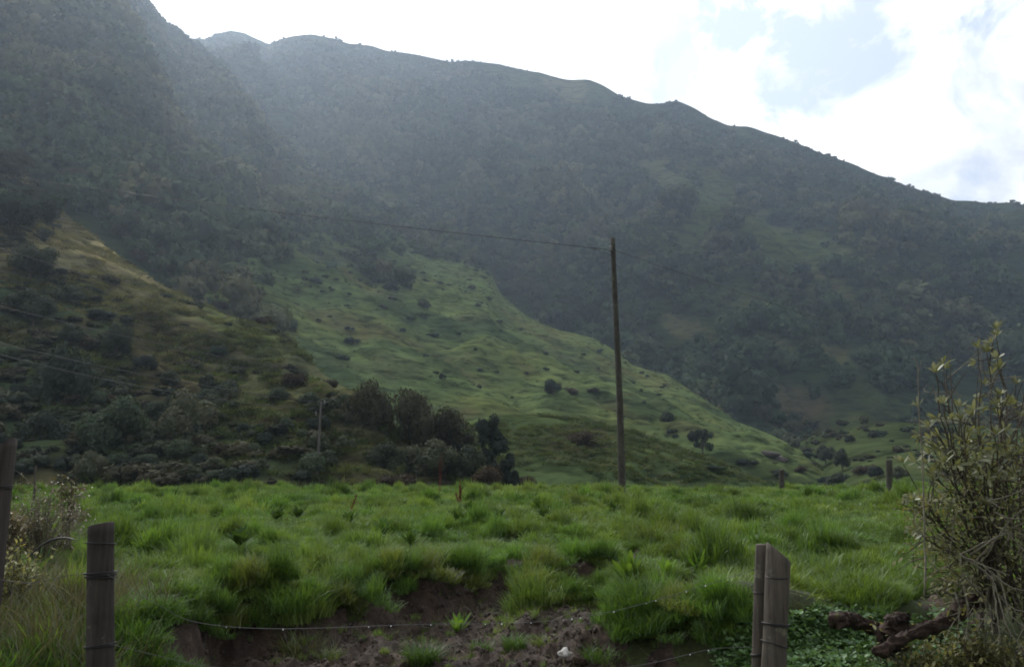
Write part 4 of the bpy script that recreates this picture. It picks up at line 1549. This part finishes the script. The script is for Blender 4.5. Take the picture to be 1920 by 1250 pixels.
weed('bright broad-leaved weed with upright leaves on the lip of the bank', 1180, 1100, on_field(1180, 1100), 20, .40, .085, 31, M_weed, .55)
weed('bright green weed on the bank just left of the slim post', 1312, 1082, on_field(1312, 1082), 16, .32, .055, 32, M_weed, .5)
weed('yellow green weed between the two bright weeds on the bank', 1250, 1085, on_field(1250, 1085), 16, .28, .05, 33, M_weed, .55)
weed('small leafy weed alone in the middle of the bare soil', 858, 1190, on_field(858, 1190), 20, .22, .035, 34, M_weed, .7)
weed('tall narrow-leaved weed at the bottom of the picture beside the dark post', 345, 1262, 6.1, 16, .3, .05, 35, M_weed, .6)
weed('narrow-leaved weed at the bottom edge of the bare soil', 405, 1262, 6.25, 18, .3, .05, 36, M_weed, .6)
rr = random.Random(3)
for k, (px, py) in enumerate([(560, 955), (300, 925), (330, 918), (880, 945), (900, 950), (935, 958), (1010, 940), (720, 985), (770, 1000), (450, 1000), (520, 960), (1020, 955), (690, 950), (655, 965), (860, 960), (1150, 945)]):
    D = on_field(px, py, .25)
    weed('broad-leaved weed dotted among the meadow grass', px, py, D, rr.randint(14, 22), rr.uniform(.22, .3), rr.uniform(.06, .09), 50 + k, M_dock, .8, 'meadow_weed', 'broad-leaved weeds dotted over the meadow').location.z += .1


def tuft(label, px, py, n, h, seed, mat, spread=.14, D=None, curve=.9, dome=False):
    D = on_field(px, py) if D is None else D
    p = P(px, py, D)
    mb = MB()
    if dome:
        o = link('grass_tuft', mound('grass_tuft', mat, n, spread, h, .006, seed).data)
        o.rotation_euler = (rng.normal(-.12, .1), rng.normal(0, .12), rng.uniform(0, 6.28))
    else:
        blades(mb, n, spread, h, .006, .55, seed, curve=curve, hv=.4)
        o = mb.obj('grass_tuft', mat)
    o.location = (p[0], p[1], field_z(p[0], p[1]) - .02)
    return tag(o, label, 'grass tuft')


tuft('yellowish drooping grass tuft on the ledge of bare soil', 1000, 1112, 1100, .19, 61, M_tuftdry, .22, dome=True)
tuft('green grass tuft beside the yellowish tuft on the soil ledge', 1070, 1130, 1000, .17, 62, M_tuft, .2, dome=True)
tuft('second clump of green grass behind the tuft on the ledge', 1110, 1120, 400, .2, 63, M_tuft, .15)
tuft('small grass tuft on the bare soil above the pale stone', 965, 1212, 260, .15, 64, M_tuft, .1)
tuft('grass tuft at the bottom of the bare soil below the leafy weed', 795, 1242, 420, .2, 65, M_tuft, .12)
tuft('sparse grass tuft under the slack wire near the dark hollow', 565, 1222, 260, .2, 66, M_tuftdry, .16)
tuft('limp grass tuft hanging over the dark soil hollow', 545, 1140, 700, .3, 67, M_tuft, .3)
tuft('thin dry grass tuft at the foot of the pale soil fin', 620, 1235, 150, .14, 68, M_tuftdry, .1)
tuft('short grass tuft near the pale stone', 905, 1215, 140, .1, 69, M_tuft, .1)
tuft('flattened grass tuft beside the pale stone', 1020, 1205, 140, .1, 70, M_tuftdry, .12)
tuft('grass tuft at the right foot of the soil slip', 1130, 1235, 260, .16, 71, M_tuft, .16)
# overhanging turf along the lip of the bank
rr = random.Random(12)
lip = [(470, 1105), (520, 1095), (700, 1080), (760, 1092), (800, 1080), (850, 1072), (905, 1060), (960, 1048), (1020, 1046), (1080, 1052), (1130, 1060), (1240, 1128), (1300, 1150), (1350, 1160), (1200, 1140), (1160, 1125), (1270, 1140), (380, 1150), (420, 1120), (650, 1100), (740, 1078), (880, 1070)]
for k, (px, py) in enumerate(lip):
    D = on_field(px, py, .1)
    tuft('thick turf tussock overhanging the lip of the bare bank', px, py + 6, 1300, rr.uniform(.17, .24), 80 + k, M_tuft if k % 4 else M_tuftdry, rr.uniform(.2, .32), D + .08, dome=True)['group'] = 'turf tussocks along the lip of the bank'

rr = random.Random(31)
for k, (px, py) in enumerate([(1165, 1165), (1210, 1160), (1250, 1165), (1290, 1170), (1335, 1172), (1375, 1180), (1190, 1195), (1240, 1198), (1350, 1205), (1150, 1190), (1390, 1150), (1180, 1140), (1310, 1148)]):
    tuft('bright turf tussock of the grassy mound between the soil slip and the pair of posts', px, py, 1200, rr.uniform(.13, .19), 130 + k, M_tuft, rr.uniform(.18, .26), dome=True)['group'] = 'turf tussocks of the grassy mound'
for k, (px, py) in enumerate([(640, 1140), (705, 1135), (475, 1185), (420, 1185), (385, 1195), (1125, 1110), (890, 1100), (760, 1120), (580, 1130), (1140, 1150)]):
    tuft('ragged grass tuft slumped from the lip onto the bare soil', px, py, 700, rr.uniform(.12, .18), 150 + k, M_tuft if k % 3 else M_tuftdry, rr.uniform(.12, .2), dome=True)['group'] = 'slumped grass tufts on the bare soil'

# pale stone and clods
D = on_field(1060, 1232)
p = P(1060, 1232, D)
rock('stone', 'small white stone lying on the bare soil', (p[0], p[1], field_z(p[0], p[1]) + .03), (.062, .05, .045), M_stone, 5, 'stone')
D = on_field(1075, 1240)
p = P(1080, 1242, D)
rock('soil_clod', 'dark clod of earth touching the white stone', (p[0], p[1], field_z(p[0], p[1]) + .02), (.08, .06, .04), M_log, 6, 'clod')

# red dock stalks
def dock(label, px, py, ptop, seed, nst):
    r = np.random.default_rng(seed)
    D = on_field(px, py, .15)
    p = P(px, py, D)
    z0 = field_z(p[0], p[1])
    h = P(px, ptop, D)[2] - z0
    root = thing('dock_stalk', label, 'dock plant', (p[0], p[1], z0))
    ms, mf = MB(), MB()
    for k in range(nst):
        a = r.normal(0, .1, 2)
        hh = h * (1 if k == 0 else r.uniform(.5, .9))
        pts = spline([(r.normal(0, .04), r.normal(0, .04), -.05), (a[0] * .4, a[1] * .4, hh * .5), (a[0], a[1], hh)], 12)
        tube(ms, pts, np.linspace(.008, .004, 12), 5)
        for q in range(150):
            f = r.uniform(.35, 1)
            c = pts[int(f * 11)] + r.normal(0, .018 * (1.3 - f), 3)
            leaf(mf, c, r.normal(0, 1, 3), np.array([0.1, 0, 1]), .03, .02, 0, r.uniform(0, 1))
    ms.obj('stem', M_red, root)
    mf.obj('seed_head', M_red, root)


dock('tall thin red-brown dock stalk rising above the meadow edge', 825, 925, 852, 1, 2)
dock('shorter bunch of red-brown dock stalks beside the tall one', 862, 940, 898, 2, 4)
dock('single dark dock stalk left of the red ones in the meadow', 655, 960, 925, 3, 1)

# dry weed thicket by the frame edge
def bare_bush(name, label, cat, p, h, w, seed, nb, leafm, nleaf, ll, twig, group=None, tint=(0, 1)):
    r = np.random.default_rng(seed)
    root = thing(name, label, cat, p, group=group)
    mt, ml = MB(), MB()
    for k in range(nb):
        a = r.uniform(0, 2 * PI)
        q = r.uniform(.1, 1)
        e = np.array([math.cos(a) * w * q, math.sin(a) * w * q * .7, h * r.uniform(.55, 1.0) * (1.1 - .35 * q)])
        pts = spline([(r.normal(0, .08), r.normal(0, .08), -.06), e * np.array([.35, .35, .55]) + r.normal(0, .03, 3), e], 9)
        tube(mt, pts, np.linspace(.007, .0022, 9), 5, cap=False)
        for s in range(3):
            b = pts[int(r.integers(4, 8))]
            e2 = b + r.normal(0, .1, 3) + np.array([0, 0, .08])
            tube(mt, np.array([b, (b + e2) / 2 + r.normal(0, .01, 3), e2]), [.003, .0022, .0014], 4, cap=False)
            for q_ in range(nleaf):
                c = b + (e2 - b) * r.uniform(.2, 1.1) + r.normal(0, .025, 3)
                leaf(ml, c, r.normal(0, 1, 3) + np.array([0, 0, .3]), np.array([0.1, .1, 1]), ll * r.uniform(.6, 1.3), ll * .5, .2, r.uniform(*tint))
    mt.obj('twigs', twig, root)
    ml.obj('leaves', leafm, root, smooth=False)
    return root


p = P(75, 1010, 8.6)
bare_bush('dry_weed', 'brown dry weed thicket with seed heads beside the leaning post', 'weed', (p[0], p[1], field_z(p[0], p[1])), .98, .6, 21, 75, M_dryleaf, 10, .026, M_twig)
p = P(122, 985, 9.5)
bare_bush('dry_weed', 'taller dry brown seed spike with a pale tip in the dry weeds', 'weed', (p[0], p[1], field_z(p[0], p[1])), 1.2, .10, 22, 14, M_dryleaf, 11, .05, M_twigd)
p = P(20, 975, 8.2)
bare_bush('dry_weed', 'grey dry weed in the gap behind the leaning post', 'weed', (p[0], p[1], field_z(p[0], p[1])), .85, .25, 23, 26, M_dryleaf, 7, .045, M_twigd)
p = P(20, 1130, 6.4)
bare_bush('dry_weed', 'dark dry weed at the foot of the leaning post', 'weed', (p[0], p[1], field_z(p[0], p[1])), .5, .3, 24, 30, M_shrubin, 7, .04, M_twigd)
weed('pale green broad weed below the dry brown thicket', 60, 1010, 7.6, 10, .3, .12, 41, M_weed, .9)

# dark bent stem
mb = MB()
tube(mb, spline([P(52, 1045, 6.8), P(75, 1024, 6.75), P(100, 1011, 6.7), P(125, 1008, 6.65), P(142, 1012, 6.6)], 24), np.concatenate([np.linspace(.004, .010, 12), np.linspace(.010, .003, 12)]), 7)
tag(mb.obj('bent_stem', M_cable), 'dark shiny bent stem arching out of the grass beside the dark post', 'stem')

# straw in the corner
sp = [clump('straw_clump', M_straw, 24, .10, .45, .006, .4, 900 + k, curve=.5, hv=.5) for k in range(3)]
n = 300
px = rng.uniform(-120, 330, n) * 1.0
D = rng.uniform(5.2, 7.4, n)
xx = (px - 960) / F / 1.03 * D
keep = rng.uniform(0, 1, n) < sstep(330, 120, px) + .12
xx, D, n = xx[keep], D[keep], int(keep.sum())
V = np.stack([xx, D, field_z(xx, D) - .02], -1)
s = rng.uniform(.45, 1.0, n)
scatter('dry_grass', sp, V, np.stack([rng.normal(0, .15, n), rng.normal(0, .15, n), rng.uniform(0, 6.28, n)], -1), np.stack([s, s, s], -1), rng.integers(0, 3, n), rng.uniform(0, .8, n))

# straw bits through the meadow
n = 700
V = field_points(n, 6, 16)
k = soil_f(V) < -.05
V = V[k]; n = len(V)
s = rng.uniform(.35, .6, n)
sp2 = [clump('straw_bits', M_straw, 5, .12, .5, .006, .7, 920 + k, curve=.9) for k in range(3)]
scatter('dry_grass_stems', sp2, V, np.stack([rng.normal(0, .3, n), rng.normal(0, .3, n), rng.uniform(0, 6.28, n)], -1), np.stack([s, s, s], -1), rng.integers(0, 3, n), rng.uniform(0, .6, n))

# crumbs of earth and dead grass on the bare soil
def clod(seed):
    r = np.random.default_rng(seed)
    mb = MB()
    a, b = np.meshgrid(np.linspace(0, 2 * PI, 10)[:-1], np.linspace(.05, PI - .05, 6))
    d = np.stack([np.sin(b) * np.cos(a), np.sin(b) * np.sin(a), np.cos(b) * .6], -1).reshape(-1, 3)
    d = d * (1 + .4 * fbm(d * 1.8 + seed, seed, 3))[:, None]
    i = np.arange(5)[:, None] * 9
    j = np.arange(9)[None]
    mb.add(d, np.stack([i + j, i + 9 + j, i + 9 + (j + 1) % 9, i + (j + 1) % 9], -1).reshape(-1, 4))
    return proto('clod', mb.mesh('clod', M_clod, smooth=False))


M_clod = plain_mat('earth_clod', (.042, .031, .025), .95)
n = 9000
px = rng.uniform(300, 1480, n)
D = rng.uniform(6.9, 10, n)
xx = (px - 960) / F / 1.03 * D
V = np.stack([xx, D, field_z(xx, D)], -1)
k = soil_f(V) > .05
V = V[k]
V[:, 2] += fbm(V * np.array([5.5, 5.5, 2]), 131, 5, .62) * .06 - (1 - 2 * np.abs(noise(V * np.array([3.6, 2.2, 1.5]) + .4 * fbm(V * 3, 9, 2)[:, None], 133))) * .05
n = len(V)
s = .006 + .03 * rng.uniform(0, 1, n) ** 4
scatter('soil_debris', [clod(960 + q) for q in range(4)], V, rng.uniform(0, 6.28, (n, 3)), np.stack([s, s, s], -1), rng.integers(0, 4, n), rng.uniform(0, 1, n))
q = rng.uniform(0, 1, n) < .16
m = int(q.sum())
s = rng.uniform(.2, .45, m)
scatter('dead_grass_litter', sp2, V[q] - np.array([0, 0, .01]), np.stack([rng.normal(0, .9, m), rng.normal(0, .9, m), rng.uniform(0, 6.28, m)], -1), np.stack([s, s, s], -1), rng.integers(0, 3, m), rng.uniform(0, .6, m))
q = rng.uniform(0, 1, n) < .05
m = int(q.sum())
s = rng.uniform(.3, .7, m)
scatter('grass_sprigs', gp, V[q] - np.array([0, 0, .01]), np.stack([rng.normal(0, .2, m), rng.normal(0, .2, m), rng.uniform(0, 6.28, m)], -1), np.stack([s * .5, s * .5, s], -1), rng.integers(0, 4, m), rng.uniform(.2, 1, m))

# small round-leaved herbs through the sward
def herb(seed):
    r = np.random.default_rng(seed)
    mb = MB()
    for k in range(12):
        a, q = r.uniform(0, 2 * PI), r.uniform(.01, .10)
        leaf(mb, np.array([math.cos(a) * q, math.sin(a) * q, r.uniform(.06, .15)]), np.array([math.cos(a), math.sin(a), r.uniform(0, .8)]), np.array([.1, .1, 1]), r.uniform(.025, .05), r.uniform(.014, .026), .3, r.uniform(0, 1))
    return proto('herb', mb.mesh('herb', M_herb))


M_herb = leaf_mat('herb_leaf', (.04, .09, .022), (.11, .19, .05), (.09, .13, .05), trans=.4, gloss=.006, rough=.6)
V = field_points(3600, 5.6, 26)
k = (soil_f(V) < -.08) & (fbm(V[:, :2] * .6, 981, 3) + rng.normal(0, .2, len(V)) > .05)
V = V[k]; n = len(V)
s = rng.uniform(.7, 1.6, n)
scatter('meadow_herbs', [herb(990 + q) for q in range(4)], V + np.array([0, 0, .03]), np.stack([rng.normal(0, .2, n), rng.normal(0, .2, n), rng.uniform(0, 6.28, n)], -1), np.stack([s, s, s], -1), rng.integers(0, 4, n), rng.uniform(0, 1, n))

# ---- vine mat right of the posts
def round_leaf(seed):
    r = np.random.default_rng(seed)
    mb = MB()
    for k in range(9):
        c = r.normal(0, .035, 3) * np.array([1, 1, .5])
        nrm = np.array([r.normal(0, .35), r.normal(0, .35) - .25, 1.0]); nrm /= np.linalg.norm(nrm)
        u = np.cross(nrm, [.2, 1, .1]); u /= np.linalg.norm(u)
        v = np.cross(nrm, u)
        R = r.uniform(.011, .021)
        a = np.linspace(0, 2 * PI, 9)[:-1] + r.uniform(0, 6)
        w = R * (1 + .12 * np.cos(3 * a))
        V = c + (np.cos(a) * w)[:, None] * u + (np.sin(a) * w)[:, None] * v + nrm * .004
        V = np.concatenate([[c - nrm * .003], V])
        mb.add(V, None, [(0, q + 1, (q + 1) % 8 + 1) for q in range(8)], r.uniform(0, 1))
    return proto('vine_leaf', mb.mesh('vine_leaf', M_vine))


vp = [round_leaf(930 + k) for k in range(4)]
n = 15000
px = rng.uniform(1340, 1860, n)
D = rng.uniform(5.6, 8.2, n)
xx = (px - 960) / F / 1.03 * D
V = np.stack([xx, D, field_z(xx, D)], -1)
# mounded mat
cx = pxx(1560, 6.7, 1200)
mz = .27 * np.exp(-((xx - cx) ** 2 / .55 + (D - 6.8) ** 2 / .7))
V[:, 2] += mz * rng.uniform(.75, 1.05, n) + .02
Xv, Yv = proj(V)
mk_ = np.maximum(blob(Xv, Yv, 1545, 1215, 185, 72), blob(Xv, Yv, 1400, 1240, 90, 40)) + .12 * fbm(V[:, :2] * 5, 941, 3)
keep = (mk_ > 0) | ((np.abs(Xv - 1680) < 130) & (Yv > 1150) & (rng.uniform(0, 1, n) < .12))
V = V[keep]; n = len(V)
s = rng.uniform(.75, 1.3, n)
scatter('ground_cover', vp, V, np.stack([rng.normal(-.2, .3, n), rng.normal(0, .3, n), rng.uniform(0, 6.28, n)], -1), np.stack([s, s, s], -1), rng.integers(0, 4, n), rng.uniform(0, 1, n))
# earth mound under the vine
gx, gy = np.meshgrid(np.linspace(cx - 1.5, cx + 2.6, 80), np.linspace(5.4, 8.6, 60))
gz = field_z(gx, gy) + .22 * np.exp(-((gx - cx) ** 2 / .55 + (gy - 6.8) ** 2 / .7)) + .02 * fbm(np.stack([gx, gy], -1) * 4, 951, 3) - .03 * sstep(.6, 1, np.maximum(abs(gx - cx - .55) / 2.05, abs(gy - 7) / 1.6))
om = link('earth_mound', mk('earth_mound', np.stack([gx, gy, gz], -1).reshape(-1, 3), grid_faces(60, 80), mat=gm, attrs={'soil': np.full(4800, .15)}))
tag(om, kind='structure')

# ---- log and root
def log(name, label, cat, ctrl, r0, r1, seed, rough=.28):
    mb = MB()
    pts = spline(ctrl, 90) + np.stack([.012 * fbm(np.linspace(0, 9, 90)[:, None] * np.ones(2) + k * 7, seed + k, 3) for k in range(3)], -1)
    tube(mb, pts, np.linspace(r0, r1, 90) * (1 + .09 * fbm(np.linspace(0, 14, 90)[:, None] * np.ones(2), seed, 3)), 40, rough=rough, seed=seed)
    V = np.concatenate(mb.V)
    d = .006 * fbm(V * 26, seed, 4) + .014 * (1 - 2 * np.abs(noise(V * np.array([9, 30, 34]), seed + 3)))
    V[:, 2] += d
    V[:, 1] -= d * .7
    mb.V = [V]
    o = mb.obj(name, M_log)
    o.location.z = -.045
    return tag(o, label, cat)


log('broken_log', 'dark broken log end lying in the grass above the vine leaves', 'log', [P(1566, 1150, 6.5), P(1590, 1152, 6.7), P(1640, 1166, 6.9), P(1690, 1180, 7.0)], .06, .04, 4, .3)
log('tree_root', 'thick reddish mossy root running down from the leafy shrub', 'root', [P(1640, 1215, 6.2), P(1680, 1190, 6.25), P(1740, 1166, 6.35), P(1790, 1140, 6.5), P(1830, 1112, 6.6), P(1880, 1090, 6.7)], .035, .07, 8, .25)
log('dead_stump', 'small dark knob of dead wood next to the thick root', 'stump', [P(1668, 1188, 6.6), P(1680, 1165, 6.6), P(1688, 1150, 6.65)], .09, .05, 12, .5)

# ---- the leafy shrub
r = np.random.default_rng(77)
q0 = P(1870, 1180, 6.5)
root = thing('leafy_shrub', 'tall leafy shrub with olive leaf rosettes and tangled pale branches', 'shrub', (q0[0], q0[1], field_z(q0[0], q0[1])))
o0 = np.array(root.location)
mw, ml, mi, md = MB(), MB(), MB(), MB()
ends = [(1765, 715, 6.0), (1790, 690, 6.2), (1822, 668, 6.4), (1850, 672, 6.2), (1893, 645, 6.5), (1925, 622, 6.7), (1760, 745, 6.0), (1870, 690, 6.1), (1908, 700, 6.5), (1757, 790, 5.9), (1790, 785, 6.1), (1803, 770, 6.4), (1890, 760, 6.2), (1770, 770, 6.2),
        (1905, 745, 6.0), (1880, 720, 6.6), (1950, 680, 6.4), (1990, 640, 6.8), (2050, 700, 6.6), (2000, 780, 6.3), (2080, 820, 6.5), (1850, 830, 6.0), (1910, 830, 6.2), (1830, 880, 6.1), (1775, 890, 6.0), (1740, 905, 6.1),
        (1895, 900, 6.0), (1728, 945, 6.1), (1738, 985, 6.0), (1752, 870, 6.1), (1835, 790, 6.1), (1865, 770, 6.0), (1815, 820, 5.95), (1745, 955, 6.2), (1800, 940, 6.0), (1860, 950, 6.1), (1730, 1010, 6.2), (1960, 900, 6.2), (2040, 940, 6.3), (1780, 860, 6.5)]
for k, (px, py, D) in enumerate(ends):
    e = P(px, py, D)
    st = P(1868 + r.uniform(-40, 60), 1130 + r.uniform(-40, 60), 6.5 + r.uniform(-.2, .2))
    md_ = P(px * .45 + 1868 * .55 + r.uniform(-30, 30), py * .5 + 1130 * .5 - 25, D * .5 + 3.25 + r.uniform(-.15, .15))
    pts = spline([st, md_, e], 14) + np.concatenate([np.zeros((1, 3)), np.cumsum(r.normal(0, .014, (13, 3)), 0)]) - 0
    tube(mw, pts - o0, np.linspace(.011, .0035, 14), 6, cap=False)
    rosette(ml, pts[-1] - o0, pts[-1] - pts[-3] + np.array([0, 0, .03]), int(r.integers(7, 12)), .08, .024, r, spread=1.0, tint=(.1, 1))
    for s in range(5):
        b = pts[int(r.integers(5, 13))]
        ln = r.uniform(.10, .28)
        dv = (pts[-1] - pts[-4]); dv /= np.linalg.norm(dv)
        e2 = b + (dv * .6 + r.normal(0, .6, 3) + np.array([0, 0, .25])) * ln
        tube(mw, spline([b, (b + e2) / 2 + r.normal(0, .015, 3), e2], 6) - o0, np.linspace(.005, .0025, 6), 5, cap=False)
        X_, Y_ = proj(e2)
        if Y_ > 820 or r.uniform() < .45:
            if Y_ < 900:
                rosette(ml, e2 - o0, e2 - b, int(r.integers(5, 9)), .075, .024, r, spread=1.0, tint=(0, 1))
            else:
                for q in range(9):
                    c = b + (e2 - b) * r.uniform(.1, 1.2) + r.normal(0, .03, 3)
                    leaf(mi, c - o0, r.normal(0, 1, 3) + np.array([0, -.2, .2]), np.array([.1, -.4, 1]), r.uniform(.03, .06), .022, .2, r.uniform(0, 1))
# inner thicket
for k in range(540):
    px = r.uniform(1722, 2080); py = 1130 - 290 * r.uniform() ** 1.35
    if px < 1724 + max(0, (930 - py)) * .55 + max(0, py - 1050) * .8: continue
    b = P(px, py, 6.4 + r.uniform(-.45, .6))
    e2 = b + r.normal(0, .13, 3)
    tube(mw, spline([b, (b + e2) / 2 + r.normal(0, .02, 3), e2], 5) - o0, np.linspace(.005, .002, 5), 4, cap=False)
    for q in range(int(r.integers(6, 14))):
        c = b + (e2 - b) * r.uniform(-.2, 1.2) + r.normal(0, .035, 3)
        leaf(mi, c - o0, r.normal(0, 1, 3) + np.array([0, -.2, .2]), np.array([.1, -.4, 1]), r.uniform(.028, .055), .02, .2, r.uniform(0, 1))
# pale drooping dead branches
dead = [[(1800, 1040, 6.0), (1850, 1062, 5.9), (1893, 1078, 5.9)], [(1802, 1042, 6.0), (1855, 1080, 5.9), (1875, 1130, 5.9), (1890, 1180, 5.85), (1925, 1222, 5.8)], [(1800, 1042, 6.05), (1806, 1075, 6.0), (1832, 1103, 5.95)],
        [(1855, 1068, 5.9), (1895, 1100, 5.9), (1960, 1112, 5.9)], [(1870, 1070, 5.9), (1885, 1120, 5.9), (1900, 1160, 5.9), (1960, 1190, 5.9)], [(1860, 1080, 5.95), (1868, 1140, 5.9), (1876, 1205, 5.9)],
        [(1800, 1040, 6.0), (1850, 1015, 5.95), (1900, 1000, 5.9), (1980, 1010, 5.9)], [(1818, 1040, 6.0), (1870, 1005, 5.9), (1910, 960, 5.9), (1980, 930, 5.9)], [(1865, 960, 5.9), (1900, 972, 5.85), (1990, 970, 5.85)],
        [(1830, 1050, 6.0), (1880, 1000, 5.95), (1930, 975, 5.9)], [(1860, 1100, 6.0), (1900, 1140, 5.95), (1950, 1150, 5.9)], [(1840, 1110, 6.0), (1855, 1150, 6.0), (1862, 1190, 5.95)], [(1805, 1090, 6.0), (1815, 1150, 6.0), (1810, 1200, 6.0)],
        [(1890, 1000, 5.9), (1920, 1030, 5.9), (1960, 1040, 5.9)], [(1850, 940, 6.0), (1890, 930, 5.95), (1960, 900, 5.9)], [(1790, 1110, 6.1), (1800, 1140, 6.05), (1795, 1180, 6.0)]]
for c in dead:
    pts = spline([P(*q) for q in c], 16) + r.normal(0, .0025, (16, 3))
    mdb = MB()
    tube(mdb, pts - o0, np.linspace(.0075, .003, 16), 5, cap=False)
    for s in range(3):
        b = pts[int(r.integers(5, 15))]
        e2 = b + np.array([r.normal(0, .08), r.normal(0, .05), r.normal(-.08, .06)])
        tube(mdb, spline([b, (b + e2) / 2 + r.normal(0, .012, 3), e2], 5) - o0, np.linspace(.0035, .0018, 5), 4, cap=False)
    mdb.obj('dead_branch', M_twig, root)
for k in range(70):
    b = P(r.uniform(1740, 2000), r.uniform(700, 1180), 6.3 + r.uniform(-.4, .5))
    e2 = b + r.normal(0, .17, 3) + np.array([0, 0, .05])
    tube(md, spline([b, (b + e2) / 2 + r.normal(0, .03, 3), e2], 6) - o0, np.linspace(.004, .0018, 6), 4, cap=False)
mw.obj('branches', M_twigd, root)
ml.obj('leaves', M_shrub, root, smooth=True)
mi.obj('inner_foliage', M_shrubin, root, smooth=True)
md.obj('twigs', M_twig, root)
# slender bare shoot
mb = MB()
tube(mb, spline([P(1735, 1120, 5.9), P(1733, 980, 5.9), P(1729, 860, 5.9), P(1722, 760, 5.9), P(1721, 690, 5.9), P(1713, 668, 5.9)], 30) + r.normal(0, .002, (30, 3)), np.linspace(.006, .0028, 30), 6)
tube(mb, spline([P(1721, 700, 5.9), P(1726, 685, 5.9), P(1727, 676, 5.9)], 5), .0022, 5)
tube(mb, spline([P(1728, 740, 5.9), P(1734, 730, 5.9), P(1738, 720, 5.9)], 5), .0016, 5)
tag(mb.obj('bare_shoot', M_twig), 'slender bare shoot standing upright at the edge of the leafy shrub', 'shoot')
# small dark plants under the shrub
for k, (px, py, lab) in enumerate(((1895, 1200, 'dark undergrowth plant deep under the shrub at the frame edge'), (1820, 1225, 'dim undergrowth plant between the root and the pale dead twigs'), (1775, 1215, 'drooping dull green undergrowth plant below the thick root'), (1700, 1240, 'dark undergrowth plant beside the vine leaves'), (1850, 1245, 'shaded undergrowth plant under the pale dead twigs'))):
    p = P(px, py, 6.5)
    bare_bush('undergrowth_plant', lab, 'plant', (p[0], p[1], field_z(p[0], p[1]) + .02), .36, .3, 300 + k, 18, M_shrubin, 7, .05, M_twigd)

# ------------------------------------------------------------------ render settings
S.view_settings.view_transform = 'Standard'
S.view_settings.look = 'None'
S.view_settings.exposure = .64
S.view_settings.gamma = 1
S.view_settings.use_curve_mapping = False
cy = S.cycles
cy.use_denoising = True
cy.max_bounces = 5
cy.diffuse_bounces = 3
cy.glossy_bounces = 2
cy.transmission_bounces = 3
cy.volume_bounces = 1
cy.transparent_max_bounces = 6
cy.filter_width = 1.8
cy.caustics_reflective = False
cy.caustics_refractive = False
for m in list(bpy.data.materials):
    pass
